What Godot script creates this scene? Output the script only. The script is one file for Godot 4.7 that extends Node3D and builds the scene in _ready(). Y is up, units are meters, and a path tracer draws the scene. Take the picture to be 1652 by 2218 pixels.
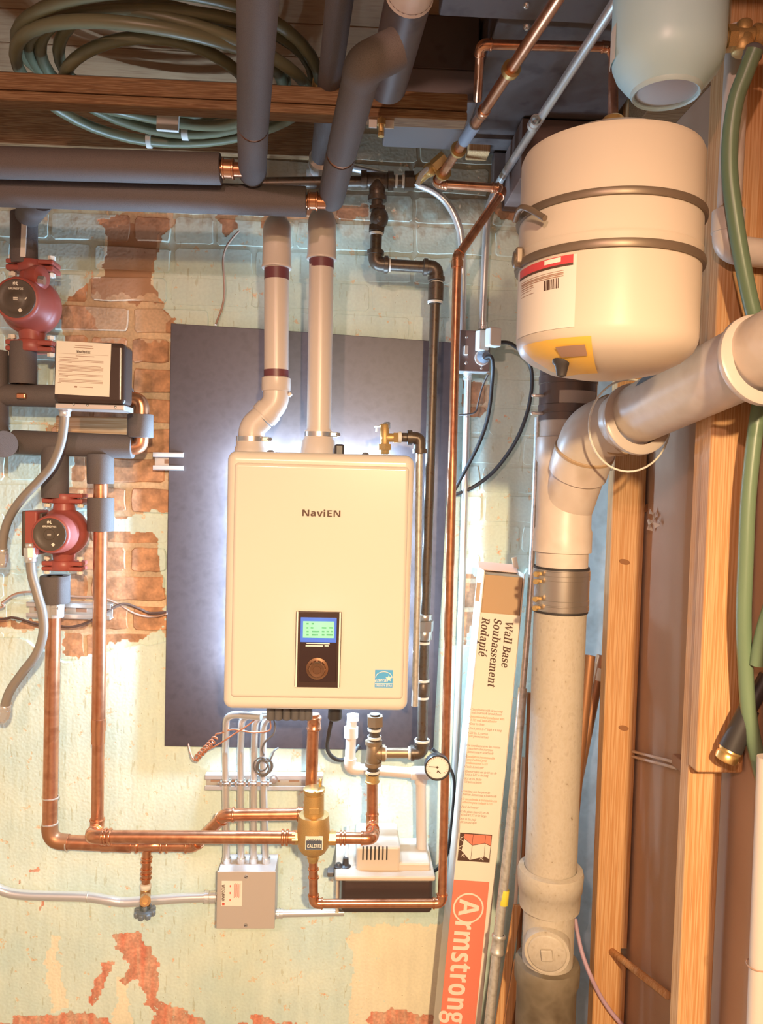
extends Node3D
# A basement mechanical corner: wall-hung boiler on a black board, copper heating pipes, tanks, drain stack and stud wall.
const W := 1652.0
const H := 2218.0
const EYE := Vector3(0, 1.65, 2.2)
const XR := 0.6585   # the room face of the stud wall
const TOPY := 2.67   # underside of the floor above
var look := Basis()
var foc := 1675.5
var used := {}
var mats := {}
var rng := RandomNumberGenerator.new()

# ---------- a point of the place: where the line of sight through a photo pixel meets the plane at distance z from the wall
func P(px: float, py: float, z: float) -> Vector3:
	var r := look * Vector3((px - W / 2) / foc, -(py - H / 2) / foc, -1.0)
	return EYE + r * ((z - EYE.z) / r.z)

func U(px: float, z: float) -> float:
	return px * (EYE.z - z) / foc

func PP(list: Array) -> Array:
	var o := []
	for a in list: o.append(P(a[0], a[1], a[2]))
	return o

# ---------- mesh building
class MB:
	var v := PackedVector3Array()
	var n := PackedVector3Array()
	var t := PackedVector2Array()
	var ix := PackedInt32Array()
	func vert(p: Vector3, nn: Vector3, u := Vector2.ZERO) -> int:
		v.append(p); n.append(nn); t.append(u)
		return v.size() - 1
	func tri(a: int, b: int, c: int) -> void:
		var f := (v[b] - v[a]).cross(v[c] - v[a])
		if f.dot(n[a] + n[b] + n[c]) > 0.0:
			ix.append(a); ix.append(c); ix.append(b)
		else:
			ix.append(a); ix.append(b); ix.append(c)
	func quad(a: int, b: int, c: int, d: int) -> void:
		tri(a, b, c); tri(a, c, d)
	func face(a: Vector3, b: Vector3, c: Vector3, d: Vector3, nn: Vector3) -> void:
		quad(vert(a, nn, Vector2(0, 1)), vert(b, nn, Vector2(1, 1)), vert(c, nn, Vector2(1, 0)), vert(d, nn, Vector2(0, 0)))
	static func frame(ax: Vector3) -> Array:
		var s := Vector3.UP if absf(ax.y) < 0.9 else Vector3.RIGHT
		var x := s.cross(ax).normalized()
		return [x, ax.cross(x).normalized()]
	# a solid of revolution: prof holds (distance along the axis, radius)
	func lathe(o: Vector3, ax: Vector3, prof: Array, sides := 20, a0 := 0.0, a1 := TAU) -> MB:
		ax = ax.normalized()
		var fr := frame(ax)
		var segn := []
		for i in prof.size() - 1:
			var d: Vector2 = prof[i + 1] - prof[i]
			segn.append(Vector2(-d.y, d.x).normalized())
		for i in segn.size():
			var n0: Vector2 = segn[i]
			var n1: Vector2 = segn[i]
			if i > 0 and n0.dot(segn[i - 1]) > 0.7: n0 = (segn[i - 1] + n0).normalized()
			if i < segn.size() - 1 and n1.dot(segn[i + 1]) > 0.7: n1 = (segn[i + 1] + n1).normalized()
			var base := v.size()
			for k in sides + 1:
				var a := a0 + (a1 - a0) * k / sides
				var r: Vector3 = fr[0] * cos(a) + fr[1] * sin(a)
				vert(o + ax * prof[i].x + r * prof[i].y, (ax * n0.x + r * n0.y).normalized(), Vector2(float(k) / sides, prof[i].x))
				vert(o + ax * prof[i + 1].x + r * prof[i + 1].y, (ax * n1.x + r * n1.y).normalized(), Vector2(float(k) / sides, prof[i + 1].x))
			for k in sides:
				quad(base + 2 * k, base + 2 * k + 2, base + 2 * k + 3, base + 2 * k + 1)
		return self
	func cyl(a: Vector3, b: Vector3, r: float, bev := 0.001, sides := 18) -> MB:
		var l := a.distance_to(b)
		bev = minf(bev, minf(r, l) * 0.4)
		return lathe(a, b - a, [Vector2(0, 0), Vector2(0, r - bev), Vector2(bev, r), Vector2(l - bev, r), Vector2(l, r - bev), Vector2(l, 0)], sides)
	func cone(a: Vector3, b: Vector3, r0: float, r1: float, sides := 18) -> MB:
		var l := a.distance_to(b)
		return lathe(a, b - a, [Vector2(0, 0), Vector2(0, r0), Vector2(l, r1), Vector2(l, 0)], sides)
	# a ring with a hole
	func ring(a: Vector3, b: Vector3, r0: float, r1: float, sides := 24) -> MB:
		var l := a.distance_to(b)
		return lathe(a, b - a, [Vector2(0, r0), Vector2(0, r1), Vector2(l, r1), Vector2(l, r0), Vector2(0, r0)], sides)
	func hexa(a: Vector3, b: Vector3, r: float, sides := 6) -> MB:
		var fr := frame((b - a).normalized())
		var l := b - a
		for k in sides:
			var a0 := TAU * k / sides
			var a1 := TAU * (k + 1) / sides
			var p0: Vector3 = (fr[0] * cos(a0) + fr[1] * sin(a0)) * r
			var p1: Vector3 = (fr[0] * cos(a1) + fr[1] * sin(a1)) * r
			face(a + p0, a + p1, b + p1, b + p0, (p0 + p1).normalized())
			tri(vert(a, -l.normalized()), vert(a + p0, -l.normalized()), vert(a + p1, -l.normalized()))
			tri(vert(b, l.normalized()), vert(b + p0, l.normalized()), vert(b + p1, l.normalized()))
		return self
	# a swept tube through the points
	func tube(pts: Array, r: Variant, sides := 14, caps := true) -> MB:
		var cnt := pts.size()
		var tans := []
		for i in cnt:
			var d: Vector3 = pts[mini(i + 1, cnt - 1)] - pts[maxi(i - 1, 0)]
			tans.append(d.normalized())
		var fr := frame(tans[0])
		var x: Vector3 = fr[0]
		var base := v.size()
		for i in cnt:
			var ta: Vector3 = tans[i]
			x = (x - ta * x.dot(ta)).normalized()
			var y := ta.cross(x)
			var rr: float = r[i] if r is Array else r
			for k in sides + 1:
				var a := TAU * k / sides
				var d := x * cos(a) + y * sin(a)
				vert(pts[i] + d * rr, d, Vector2(float(k) / sides, i))
		for i in cnt - 1:
			for k in sides:
				var q := base + i * (sides + 1) + k
				quad(q, q + 1, q + sides + 2, q + sides + 1)
		if caps:
			for e in [0, cnt - 1]:
				var nn: Vector3 = -tans[0] if e == 0 else tans[cnt - 1]
				var c := vert(pts[e], nn)
				for k in sides:
					var q: int = base + e * (sides + 1) + k
					tri(c, vert(v[q], nn), vert(v[q + 1], nn))
		return self
	# a box with rounded or chamfered edges
	func rbox(b: Basis, o: Vector3, size: Vector3, r := 0.004, seg := 1) -> MB:
		var h := size / 2
		r = minf(r, minf(h.x, minf(h.y, h.z)) * 0.98)
		for axis in 3:
			var ua := (axis + 1) % 3
			var va := (axis + 2) % 3
			var lu := []
			var lv := []
			for q in [[lu, h[ua]], [lv, h[va]]]:
				for k in seg: q[0].append(-q[1] + r * k / seg)
				q[0].append(-q[1] + r)
				q[0].append(q[1] - r)
				for k in seg: q[0].append(q[1] - r + r * (k + 1) / seg)
			for s in [-1.0, 1.0]:
				var base := v.size()
				for i in lu.size():
					for j in lv.size():
						var p := Vector3.ZERO
						p[axis] = h[axis] * s
						p[ua] = lu[i]
						p[va] = lv[j]
						var q := p.clamp(-(h - Vector3.ONE * r), h - Vector3.ONE * r)
						var nn := (p - q).normalized() if p.distance_to(q) > 1e-7 else Vector3.ZERO
						vert(o + b * (q + nn * r), b * nn, Vector2((lu[i] + h[ua]) / size[ua], (lv[j] + h[va]) / size[va]))
				for i in lu.size() - 1:
					for j in lv.size() - 1:
						var q := base + i * lv.size() + j
						quad(q, q + 1, q + lv.size() + 1, q + lv.size())
		return self
	# a board between two corners that face the room
	func slab(a: Vector3, c: Vector3, r := 0.003, seg := 1) -> MB:
		return rbox(Basis(), (a + c) / 2, (c - a).abs(), r, seg)
	# a flat outline with thickness and chamfered front; b.z points out of the front
	func prism(poly: PackedVector2Array, b: Basis, o: Vector3, depth: float, bev := 0.0) -> MB:
		if Geometry2D.is_polygon_clockwise(poly): poly.reverse()
		var tr := Geometry2D.triangulate_polygon(poly)
		var cnt := poly.size()
		var inner := PackedVector2Array()
		for i in cnt:
			var e0 := (poly[i] - poly[(i + cnt - 1) % cnt]).normalized()
			var e1 := (poly[(i + 1) % cnt] - poly[i]).normalized()
			var m := (e0 + e1).normalized()
			inner.append(poly[i] + Vector2(-m.y, m.x) * bev)
		var nz := b.z.normalized()
		for s in 2:
			var base := v.size()
			for i in cnt:
				var p: Vector2 = inner[i] if s == 1 else poly[i]
				vert(o + b * Vector3(p.x, p.y, depth if s == 1 else 0.0), nz if s == 1 else -nz, p)
			for i in range(0, tr.size(), 3):
				tri(base + tr[i], base + tr[i + 1], base + tr[i + 2])
		for i in cnt:
			var j := (i + 1) % cnt
			var e := (poly[j] - poly[i]).normalized()
			var nn := (b * Vector3(e.y, -e.x, 0)).normalized()
			var lo0 := o + b * Vector3(poly[i].x, poly[i].y, 0)
			var lo1 := o + b * Vector3(poly[j].x, poly[j].y, 0)
			var md0 := o + b * Vector3(poly[i].x, poly[i].y, depth - bev)
			var md1 := o + b * Vector3(poly[j].x, poly[j].y, depth - bev)
			face(lo0, lo1, md1, md0, nn)
			if bev > 0.0:
				face(md0, md1, o + b * Vector3(inner[j].x, inner[j].y, depth), o + b * Vector3(inner[i].x, inner[i].y, depth), (nn + nz).normalized())
		return self
	func ball(o: Vector3, r: float, sy := 1.0, ax := Vector3.UP, rings := 8, sides := 14) -> MB:
		var pr := []
		for i in rings + 1:
			var a := PI * i / rings
			pr.append(Vector2(-cos(a) * r * sy, sin(a) * r))
		return lathe(o, ax, pr, sides)
	func mesh(off: Vector3) -> ArrayMesh:
		var a := []
		a.resize(Mesh.ARRAY_MAX)
		var w := PackedVector3Array()
		w.resize(v.size())
		for i in v.size(): w[i] = v[i] - off
		a[Mesh.ARRAY_VERTEX] = w
		a[Mesh.ARRAY_NORMAL] = n
		a[Mesh.ARRAY_TEX_UV] = t
		a[Mesh.ARRAY_INDEX] = ix
		var m := ArrayMesh.new()
		m.add_surface_from_arrays(Mesh.PRIMITIVE_TRIANGLES, a)
		return m

func mb() -> MB:
	return MB.new()

# ---------- things and parts
func numbered(called: String) -> String:
	var k: int = used.get(called, 0)
	used[called] = k + 1
	return called if k == 0 else "%s_%03d" % [called, k]

func thing(called: String, label: String, category: String, at: Vector3, group := "") -> Node3D:
	var o := Node3D.new()
	o.name = numbered(called)
	add_child(o)
	o.position = at
	o.set_meta("label", label)
	o.set_meta("category", category)
	if group: o.set_meta("group", group)
	return o

func origin_of(nd: Node) -> Vector3:
	var p := Vector3.ZERO
	while nd is Node3D and nd != self:
		p += nd.position
		nd = nd.get_parent()
	return p

func part(called: String, m: MB, material: Material, parent: Node3D, label := "") -> MeshInstance3D:
	var o := MeshInstance3D.new()
	o.name = called
	o.mesh = m.mesh(origin_of(parent))
	o.material_override = material
	parent.add_child(o, true)
	if label: o.set_meta("label", label)
	return o

func solo(called: String, m: MB, material: Material, label: String, category: String, at: Vector3, group := "") -> MeshInstance3D:
	var o := MeshInstance3D.new()
	o.name = numbered(called)
	o.mesh = m.mesh(at)
	o.material_override = material
	o.position = at
	add_child(o)
	o.set_meta("label", label)
	o.set_meta("category", category)
	if group: o.set_meta("group", group)
	return o

func struct(called: String, m: MB, material: Material, parent: Node3D = null) -> MeshInstance3D:
	var o := MeshInstance3D.new()
	o.name = called if parent else numbered(called)
	o.mesh = m.mesh(origin_of(parent) if parent else Vector3.ZERO)
	o.material_override = material
	(parent if parent else self).add_child(o, true)
	if parent == null: o.set_meta("kind", "structure")
	return o

# ---------- pipes
func fillet(pts: Array, bend: float, seg := 7) -> Array:
	var o := [pts[0]]
	for i in range(1, pts.size() - 1):
		var a: Vector3 = pts[i - 1]
		var b: Vector3 = pts[i]
		var c: Vector3 = pts[i + 1]
		var d0 := (a - b).normalized()
		var d1 := (c - b).normalized()
		var ang := d0.angle_to(d1)
		if ang > 3.1:
			o.append(b)
			continue
		var cut := minf(bend / tan(ang / 2), minf(a.distance_to(b), b.distance_to(c)) * 0.49)
		for k in seg + 1:
			var u := float(k) / seg
			var p0 := b + d0 * cut
			var p1 := b + d1 * cut
			o.append(p0.lerp(b, u).lerp(b.lerp(p1, u), u))
	o.append(pts[-1])
	return o

func smooth(pts: Array, per := 8) -> Array:
	var o := []
	for i in pts.size() - 1:
		var p0: Vector3 = pts[maxi(i - 1, 0)]
		var p3: Vector3 = pts[mini(i + 2, pts.size() - 1)]
		for k in per:
			o.append((pts[i] as Vector3).cubic_interpolate(pts[i + 1], p0, p3, float(k) / per))
	o.append(pts[-1])
	return o

# straight legs as pipes, corners as elbow fittings with beaded ends
func plumb(th: Node3D, pts: Array, r: float, pm: Material, fm: Material, fat := 1.14, bend := 1.7, bead := 1.3, pname := "pipe") -> void:
	var cuts := []
	for i in pts.size():
		if i == 0 or i == pts.size() - 1:
			cuts.append(0.0)
			continue
		var d0: Vector3 = (pts[i - 1] - pts[i]).normalized()
		var d1: Vector3 = (pts[i + 1] - pts[i]).normalized()
		cuts.append(minf(r * bend / tan(d0.angle_to(d1) / 2), minf(pts[i].distance_to(pts[i - 1]), pts[i].distance_to(pts[i + 1])) * 0.48))
	for i in pts.size() - 1:
		var d: Vector3 = (pts[i + 1] - pts[i]).normalized()
		var a: Vector3 = pts[i] + d * cuts[i]
		var b: Vector3 = pts[i + 1] - d * cuts[i + 1]
		if a.distance_to(b) > 0.002: part(pname, mb().tube([a, b], r, 20), pm, th)
	for i in range(1, pts.size() - 1):
		var d0: Vector3 = (pts[i - 1] - pts[i]).normalized()
		var d1: Vector3 = (pts[i + 1] - pts[i]).normalized()
		var p0: Vector3 = pts[i] + d0 * cuts[i]
		var p1: Vector3 = pts[i] + d1 * cuts[i]
		var run := []
		for k in 11:
			var u := k / 10.0
			run.append(p0.lerp(pts[i], u).lerp((pts[i] as Vector3).lerp(p1, u), u))
		run.insert(0, p0 + d0 * r * 0.7)
		run.append(p1 + d1 * r * 0.7)
		var m := mb().tube(run, r * fat, 20)
		if bead > 0.0:
			for q in [[p0, d0], [p1, d1]]:
				bead_ring(m, q[0] + q[1] * r * 0.45, q[1], r, bead)
		part("elbow", m, fm, th)

func bead_ring(m: MB, c: Vector3, d: Vector3, r: float, f := 1.3) -> void:
	var w := r * 0.22
	m.lathe(c - d * w, d, [Vector2(0, r), Vector2(0.3 * w, r * f * 0.96), Vector2(w, r * f), Vector2(1.7 * w, r * f * 0.96), Vector2(2 * w, r)], 20)

func coupling(th: Node3D, c: Vector3, d: Vector3, length: float, r: float, m: Material, called := "coupling", beads := 1.12) -> MeshInstance3D:
	d = d.normalized()
	var a := c - d * length / 2
	var g := mb()
	g.lathe(a, d, [Vector2(0, r * 0.8), Vector2(0, r), Vector2(length * 0.06, r * beads), Vector2(length * 0.16, r * beads), Vector2(length * 0.22, r), Vector2(length * 0.78, r), Vector2(length * 0.84, r * beads), Vector2(length * 0.94, r * beads), Vector2(length, r), Vector2(length, r * 0.8)], 22)
	return part(called, g, m, th)

# ---------- lettering with thickness; b.x runs along the line, b.y up, b.z out; centre at o (or the start when left)
func words(text: String, b: Basis, o: Vector3, height: float, serif := false, bold := false, slant := 0.0, left := false, depth := 0.0006, squeeze := 1.0) -> MB:
	var f := SystemFont.new()
	f.font_names = PackedStringArray(["Droid Serif" if serif else "Droid Sans"])
	f.font_weight = 700 if bold else 400
	var tm := TextMesh.new()
	tm.font = f
	tm.text = text
	tm.font_size = 64
	tm.pixel_size = height / 46.0
	tm.depth = depth
	tm.curve_step = 2.0
	tm.horizontal_alignment = HORIZONTAL_ALIGNMENT_LEFT if left else HORIZONTAL_ALIGNMENT_CENTER
	var g := mb()
	var ar := tm.get_mesh_arrays()
	var vs: PackedVector3Array = ar[Mesh.ARRAY_VERTEX]
	var ns: PackedVector3Array = ar[Mesh.ARRAY_NORMAL]
	for i in vs.size():
		var p := vs[i]
		g.vert(o + b * Vector3((p.x + p.y * slant) * squeeze, p.y, p.z + depth / 2), (b * ns[i]).normalized())
	var id: PackedInt32Array = ar[Mesh.ARRAY_INDEX] if ar[Mesh.ARRAY_INDEX] != null else PackedInt32Array(range(vs.size()))
	g.ix = id
	return g

# ---------- materials
func lin(r: float, g: float, b: float) -> Color:
	return Color(r, g, b).linear_to_srgb()

func mat(called: String, c: Color, rough := 0.6, metal := 0.0) -> StandardMaterial3D:
	if mats.has(called): return mats[called]
	var m := StandardMaterial3D.new()
	m.resource_name = called
	m.albedo_color = c
	m.roughness = rough
	m.metallic = metal
	mats[called] = m
	return m

func noise_tex(sd: int, freq: float, colors: Array, size := 256, oct := 4, offs: Array = []) -> NoiseTexture2D:
	var f := FastNoiseLite.new()
	f.seed = sd
	f.noise_type = FastNoiseLite.TYPE_SIMPLEX_SMOOTH
	f.frequency = freq
	f.fractal_octaves = oct
	var g := Gradient.new()
	g.colors = PackedColorArray(colors)
	var os := PackedFloat32Array()
	for i in colors.size(): os.append(offs[i] if offs.size() else float(i) / (colors.size() - 1))
	g.offsets = os
	var t := NoiseTexture2D.new()
	t.width = size
	t.height = size
	t.seamless = true
	t.noise = f
	t.color_ramp = g
	return t

func grain(m: StandardMaterial3D, t: Texture2D, scale: Vector3, bump := 0.0, world := true) -> StandardMaterial3D:
	m.albedo_texture = t
	m.uv1_triplanar = true
	m.uv1_world_triplanar = world
	m.uv1_triplanar_sharpness = 8.0
	m.uv1_scale = scale
	if bump > 0.0:
		m.heightmap_enabled = true
		m.heightmap_texture = t
		m.heightmap_scale = bump
	return m

func _ready() -> void:
	look = Basis.from_euler(Vector3(deg_to_rad(-2.5), deg_to_rad(-2.5), deg_to_rad(1.5)))
	rng.seed = 7
	# ---- camera, sky, lamps, exposure
	var cam := Camera3D.new()
	cam.name = "camera"
	add_child(cam)
	cam.transform = Transform3D(look, EYE)
	cam.fov = 67.0
	cam.near = 0.02
	var we := WorldEnvironment.new()
	we.name = "surroundings"
	var e := Environment.new()
	e.background_mode = Environment.BG_COLOR
	e.background_color = Color(0.02, 0.02, 0.025)
	e.tonemap_mode = Environment.TONE_MAPPER_LINEAR
	e.tonemap_exposure = 0.86
	e.sdfgi_enabled = true
	e.ssao_enabled = true
	e.ssil_enabled = true
	we.environment = e
	add_child(we)
	var warm := lin(1.0, 0.72, 0.41)
	reflector_lamp(Vector3(0.30, 2.20, 3.15), Vector3(-0.14, -0.62, 0.0), warm, 13.6, 50.0)
	add_fill_bulb(Vector3(-0.45, 2.40, 3.05), lin(1.0, 0.62, 0.50), 2.3)  # added unseen bulb, gives a weak warm fill to the dark areas

	make_materials()
	room()
	boiler()
	vents()
	left_piping()
	lower_piping()
	right_piping()
	electrics()
	overhead()
	tanks()
	drain()
	carton()
	right_side()

func reflector_lamp(at: Vector3, aim: Vector3, c: Color, energy: float, half: float) -> void:
	var d := (aim - at).normalized()
	var th := thing("reflector_lamp", "clamp lamp with a spun metal reflector hanging behind the viewer", "lamp", at)
	var m := mb()
	m.lathe(at - d * 0.09, d, [Vector2(0, 0.03), Vector2(0.03, 0.035), Vector2(0.09, 0.085), Vector2(0.13, 0.105), Vector2(0.13, 0.101), Vector2(0.09, 0.082), Vector2(0.03, 0.031), Vector2(0, 0.026)], 28)
	part("reflector", m, mat("spun_metal", Color(0.75, 0.74, 0.72), 0.4, 0.8), th)
	part("socket", mb().cyl(at - d * 0.15, at - d * 0.08, 0.026, 0.004), mat("lamp_black", Color(0.06, 0.06, 0.06), 0.5), th)
	var g := mat("lamp_glow", c, 0.6)
	g.emission_enabled = true
	g.emission = c
	g.emission_energy_multiplier = 6.0
	part("bulb", mb().ball(at - d * 0.02, 0.032), g, th)
	part("stem", mb().cyl(at - d * 0.14, Vector3(at.x, TOPY, at.z + 0.16), 0.006), mats["lamp_black"], th)
	var s := SpotLight3D.new()
	s.name = "lamp_light"
	s.light_color = c
	s.light_energy = energy
	s.spot_angle = half
	s.spot_angle_attenuation = 0.95
	s.spot_range = 8.0
	s.spot_attenuation = 2.0
	s.light_size = 0.045
	s.shadow_enabled = true
	th.add_child(s)
	s.position = d * 0.03
	s.look_at_from_position(at + d * 0.03, aim)

func add_fill_bulb(at: Vector3, c: Color, energy: float) -> void:
	var th := thing("added_fill_bulb", "fill bulb in a white lampholder, added unseen behind the viewer to lift dark areas", "lamp", at)
	part("lampholder", mb().cyl(at + Vector3(0, 0.05, 0), Vector3(at.x, TOPY, at.z), 0.05, 0.01), mat("white_plastic", Color(0.86, 0.85, 0.82), 0.4), th)
	var g := mat("fill_bulb_glow", c, 0.6)
	g.emission_enabled = true
	g.emission = c
	g.emission_energy_multiplier = 5.0
	part("bulb", mb().ball(at, 0.035, 1.3), g, th)
	var o := OmniLight3D.new()
	o.name = "added_fill_light"
	o.light_color = c
	o.light_energy = energy
	o.omni_range = 9.0
	o.omni_attenuation = 2.0
	o.light_size = 0.035
	o.shadow_enabled = true
	th.add_child(o)

func make_materials() -> void:
	var m: StandardMaterial3D
	m = mat("copper", lin(0.68, 0.33, 0.185), 0.30, 0.86)
	grain(m, noise_tex(3, 0.02, [Color(0.82, 0.74, 0.70), Color(1, 1, 1), Color(0.93, 0.84, 0.80)], 256), Vector3(3, 3, 3))
	m = mat("copper_fitting", lin(0.70, 0.33, 0.18), 0.24, 0.88)
	m = mat("copper_dull", lin(0.42, 0.20, 0.10), 0.45, 0.6)
	m = mat("solder", lin(0.72, 0.66, 0.60), 0.35, 0.7)
	m = mat("brass", lin(0.75, 0.50, 0.20), 0.33, 0.8)
	m = mat("brass_cast", lin(0.72, 0.47, 0.19), 0.5, 0.65)
	grain(m, noise_tex(5, 0.2, [Color(0.85, 0.85, 0.85), Color(1, 1, 1)], 256), Vector3(8, 8, 8), 0.01)
	m = mat("galvanised", lin(0.78, 0.76, 0.74), 0.30, 0.72)
	m = mat("galvanised_pipe", lin(0.66, 0.63, 0.58), 0.42, 0.6)
	grain(m, noise_tex(8, 0.05, [Color(0.8, 0.78, 0.75), Color(1, 1, 1), Color(0.9, 0.88, 0.85)], 256), Vector3(3, 3, 3), 0.02)
	m = mat("steel_bright", lin(0.7, 0.69, 0.68), 0.25, 0.9)
	m = mat("stainless", lin(0.50, 0.46, 0.42), 0.3, 0.85)
	m = mat("black_iron", lin(0.10, 0.075, 0.06), 0.38, 0.35)
	grain(m, noise_tex(9, 0.05, [Color(0.7, 0.65, 0.6), Color(1.2, 1.1, 1.0), Color(0.9, 0.9, 0.9)], 256), Vector3(5, 5, 5), 0.02)
	m = mat("pipe_dope", lin(0.75, 0.73, 0.68), 0.6)
	m = mat("foam", lin(0.135, 0.112, 0.108), 0.7)
	grain(m, noise_tex(10, 0.35, [Color(0.7, 0.7, 0.7), Color(1.3, 1.3, 1.3)], 256, 2), Vector3(7, 7, 7), 0.12)
	m = mat("pvc", lin(0.66, 0.57, 0.51), 0.32)
	m = mat("pvc_aged", lin(0.72, 0.62, 0.54), 0.38)
	grain(m, noise_tex(12, 0.015, [Color(0.92, 0.89, 0.87), Color(1, 1, 1), Color(0.96, 0.95, 0.94)], 256), Vector3(2, 2, 2))
	m = mat("primer_purple", lin(0.16, 0.05, 0.06), 0.4)
	m = mat("primer_blue", lin(0.16, 0.22, 0.30), 0.5)
	m = mat("enamel_white", lin(0.76, 0.685, 0.60), 0.24)
	m.clearcoat_enabled = true
	m.clearcoat = 0.4
	m.clearcoat_roughness = 0.12
	m = mat("enamel_cream", lin(0.62, 0.53, 0.44), 0.38)
	m.clearcoat_enabled = true
	m.metallic_specular = 0.35
	m.clearcoat = 0.08
	m.clearcoat_roughness = 0.25
	m = mat("aqua_enamel", lin(0.58, 0.84, 0.90), 0.35)
	m = mat("pump_red", lin(0.36, 0.085, 0.065), 0.4)
	m = mat("pump_face", lin(0.09, 0.07, 0.055), 0.45)
	m = mat("black_plastic", lin(0.045, 0.04, 0.04), 0.35)
	m = mat("black_rubber", lin(0.035, 0.03, 0.03), 0.5)
	m = mat("dark_grey", lin(0.14, 0.13, 0.13), 0.5)
	m = mat("grey_enamel", lin(0.50, 0.44, 0.41), 0.4)
	m = mat("paper_white", lin(0.84, 0.80, 0.74), 0.7)
	m = mat("label_cream", lin(0.86, 0.82, 0.72), 0.5)
	m = mat("ink_brown", lin(0.09, 0.045, 0.03), 0.6)
	m = mat("ink_soft", lin(0.40, 0.24, 0.17), 0.6)
	m = mat("ink_red", lin(0.62, 0.10, 0.07), 0.6)
	m = mat("white_plastic", Color(0.9, 0.89, 0.86), 0.35)
	m = mat("hose_green", lin(0.17, 0.25, 0.15), 0.35)
	m = mat("hose_grey", lin(0.14, 0.14, 0.08), 0.4)
	m = mat("sheet_metal", lin(0.135, 0.10, 0.09), 0.5, 0.25)
	grain(m, noise_tex(14, 0.02, [Color(0.75, 0.72, 0.72), Color(1.1, 1.1, 1.1), Color(0.9, 0.86, 0.84)], 256), Vector3(2, 2, 2))
	m = mat("sheet_metal_light", lin(0.23, 0.195, 0.19), 0.45, 0.3)
	m = mat("cast_iron_painted", lin(0.52, 0.46, 0.38), 0.5)
	grain(m, noise_tex(15, 0.045, [Color(0.62, 0.55, 0.48), Color(0.96, 0.95, 0.93), Color(1, 1, 1), Color(0.9, 0.88, 0.86)], 512, 5, [0.0, 0.13, 0.6, 1.0]), Vector3(2.6, 1.6, 2.6), 0.4)
	m = mat("cast_iron_dirty", lin(0.20, 0.16, 0.11), 0.6)
	grain(m, noise_tex(16, 0.02, [Color(0.75, 0.72, 0.68), Color(1, 1, 1), Color(0.85, 0.84, 0.8)], 256), Vector3(2, 2, 2), 0.15)
	var wood_ramp := [Color(0.80, 0.68, 0.56), Color(1, 1, 1), Color(0.88, 0.78, 0.66), Color(1, 0.97, 0.94)]
	m = mat("stud_wood", lin(0.70, 0.43, 0.22), 0.6)
	grain(m, noise_tex(17, 0.03, wood_ramp, 512, 3), Vector3(12, 0.16, 12), 0.02)
	m = mat("brace_wood", lin(0.62, 0.40, 0.22), 0.65)
	grain(m, noise_tex(29, 0.03, wood_ramp, 256, 3), Vector3(0.3, 14, 14), 0.02)
	m = mat("soffit_brown", lin(0.17, 0.105, 0.085), 0.7)
	m = mat("old_wood", lin(0.32, 0.19, 0.09), 0.7)
	grain(m, noise_tex(18, 0.03, [Color(0.55, 0.48, 0.42), Color(1, 1, 1), Color(0.75, 0.66, 0.56), Color(1, 0.97, 0.94)], 512, 3), Vector3(0.5, 16, 16), 0.05)
	m = mat("subfloor_wood", lin(0.34, 0.195, 0.10), 0.75)
	grain(m, noise_tex(19, 0.02, [Color(0.86, 0.8, 0.76), Color(1, 1, 1), Color(0.94, 0.9, 0.86)], 512, 4), Vector3(0.7, 5, 5), 0.03)
	m = mat("board_paint", lin(0.056, 0.038, 0.038), 0.42)
	grain(m, noise_tex(20, 0.02, [Color(0.86, 0.85, 0.85), Color(1, 1, 1), Color(0.9, 0.89, 0.9)], 512, 5), Vector3(2.0, 2.0, 2.0), 0.02)
	m = mat("drywall_back", lin(0.50, 0.33, 0.225), 0.85)
	grain(m, noise_tex(21, 0.01, [Color(0.94, 0.93, 0.92), Color(1, 1, 1)], 256), Vector3(1, 1, 1))
	m = mat("blue_paint", lin(0.60, 0.75, 0.84), 0.6)
	grain(m, noise_tex(22, 0.02, [Color(0.86, 0.86, 0.86), Color(1, 1, 1), Color(0.93, 0.94, 0.95)], 256), Vector3(2, 2, 2), 0.03)
	m = mat("carton_white", lin(0.80, 0.73, 0.62), 0.6)
	m = mat("carton_brown", lin(0.50, 0.33, 0.19), 0.75)
	m = mat("carton_red", lin(0.80, 0.22, 0.14), 0.6)
	m = mat("room_plaster", lin(0.62, 0.58, 0.5), 0.9)
	m = mat("concrete", lin(0.42, 0.40, 0.37), 0.9)
	grain(m, noise_tex(23, 0.03, [Color(0.7, 0.7, 0.7), Color(1, 1, 1)], 256), Vector3(1, 1, 1), 0.1)

# ---------- the room
const WX0 := -1.25
const WWD := 2.05
const WY1 := 2.70
const TW := 1152
const TH := 1518
var bare_polys := []

func wall_uv(m: MB) -> MB:
	for i in m.v.size(): m.t[i] = Vector2((m.v[i].x - WX0) / WWD, (WY1 - m.v[i].y) / WY1)
	return m

func px_poly(a: Array) -> PackedVector2Array:
	var o := PackedVector2Array()
	for i in range(0, a.size(), 2):
		var p := P(a[i], a[i + 1], 0.0)
		o.append(Vector2((p.x - WX0) / WWD, (WY1 - p.y) / WY1))
	return o

func noise_bytes(sd: int, freq: float, oct: int, w := TW, h := TH) -> PackedByteArray:
	var f := FastNoiseLite.new()
	f.seed = sd
	f.noise_type = FastNoiseLite.TYPE_SIMPLEX_SMOOTH
	f.frequency = freq
	f.fractal_octaves = oct
	var im := f.get_image(w, h)
	if w != TW or h != TH: im.resize(TW, TH, Image.INTERPOLATE_CUBIC)
	im.convert(Image.FORMAT_L8)
	return im.get_data()

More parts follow.
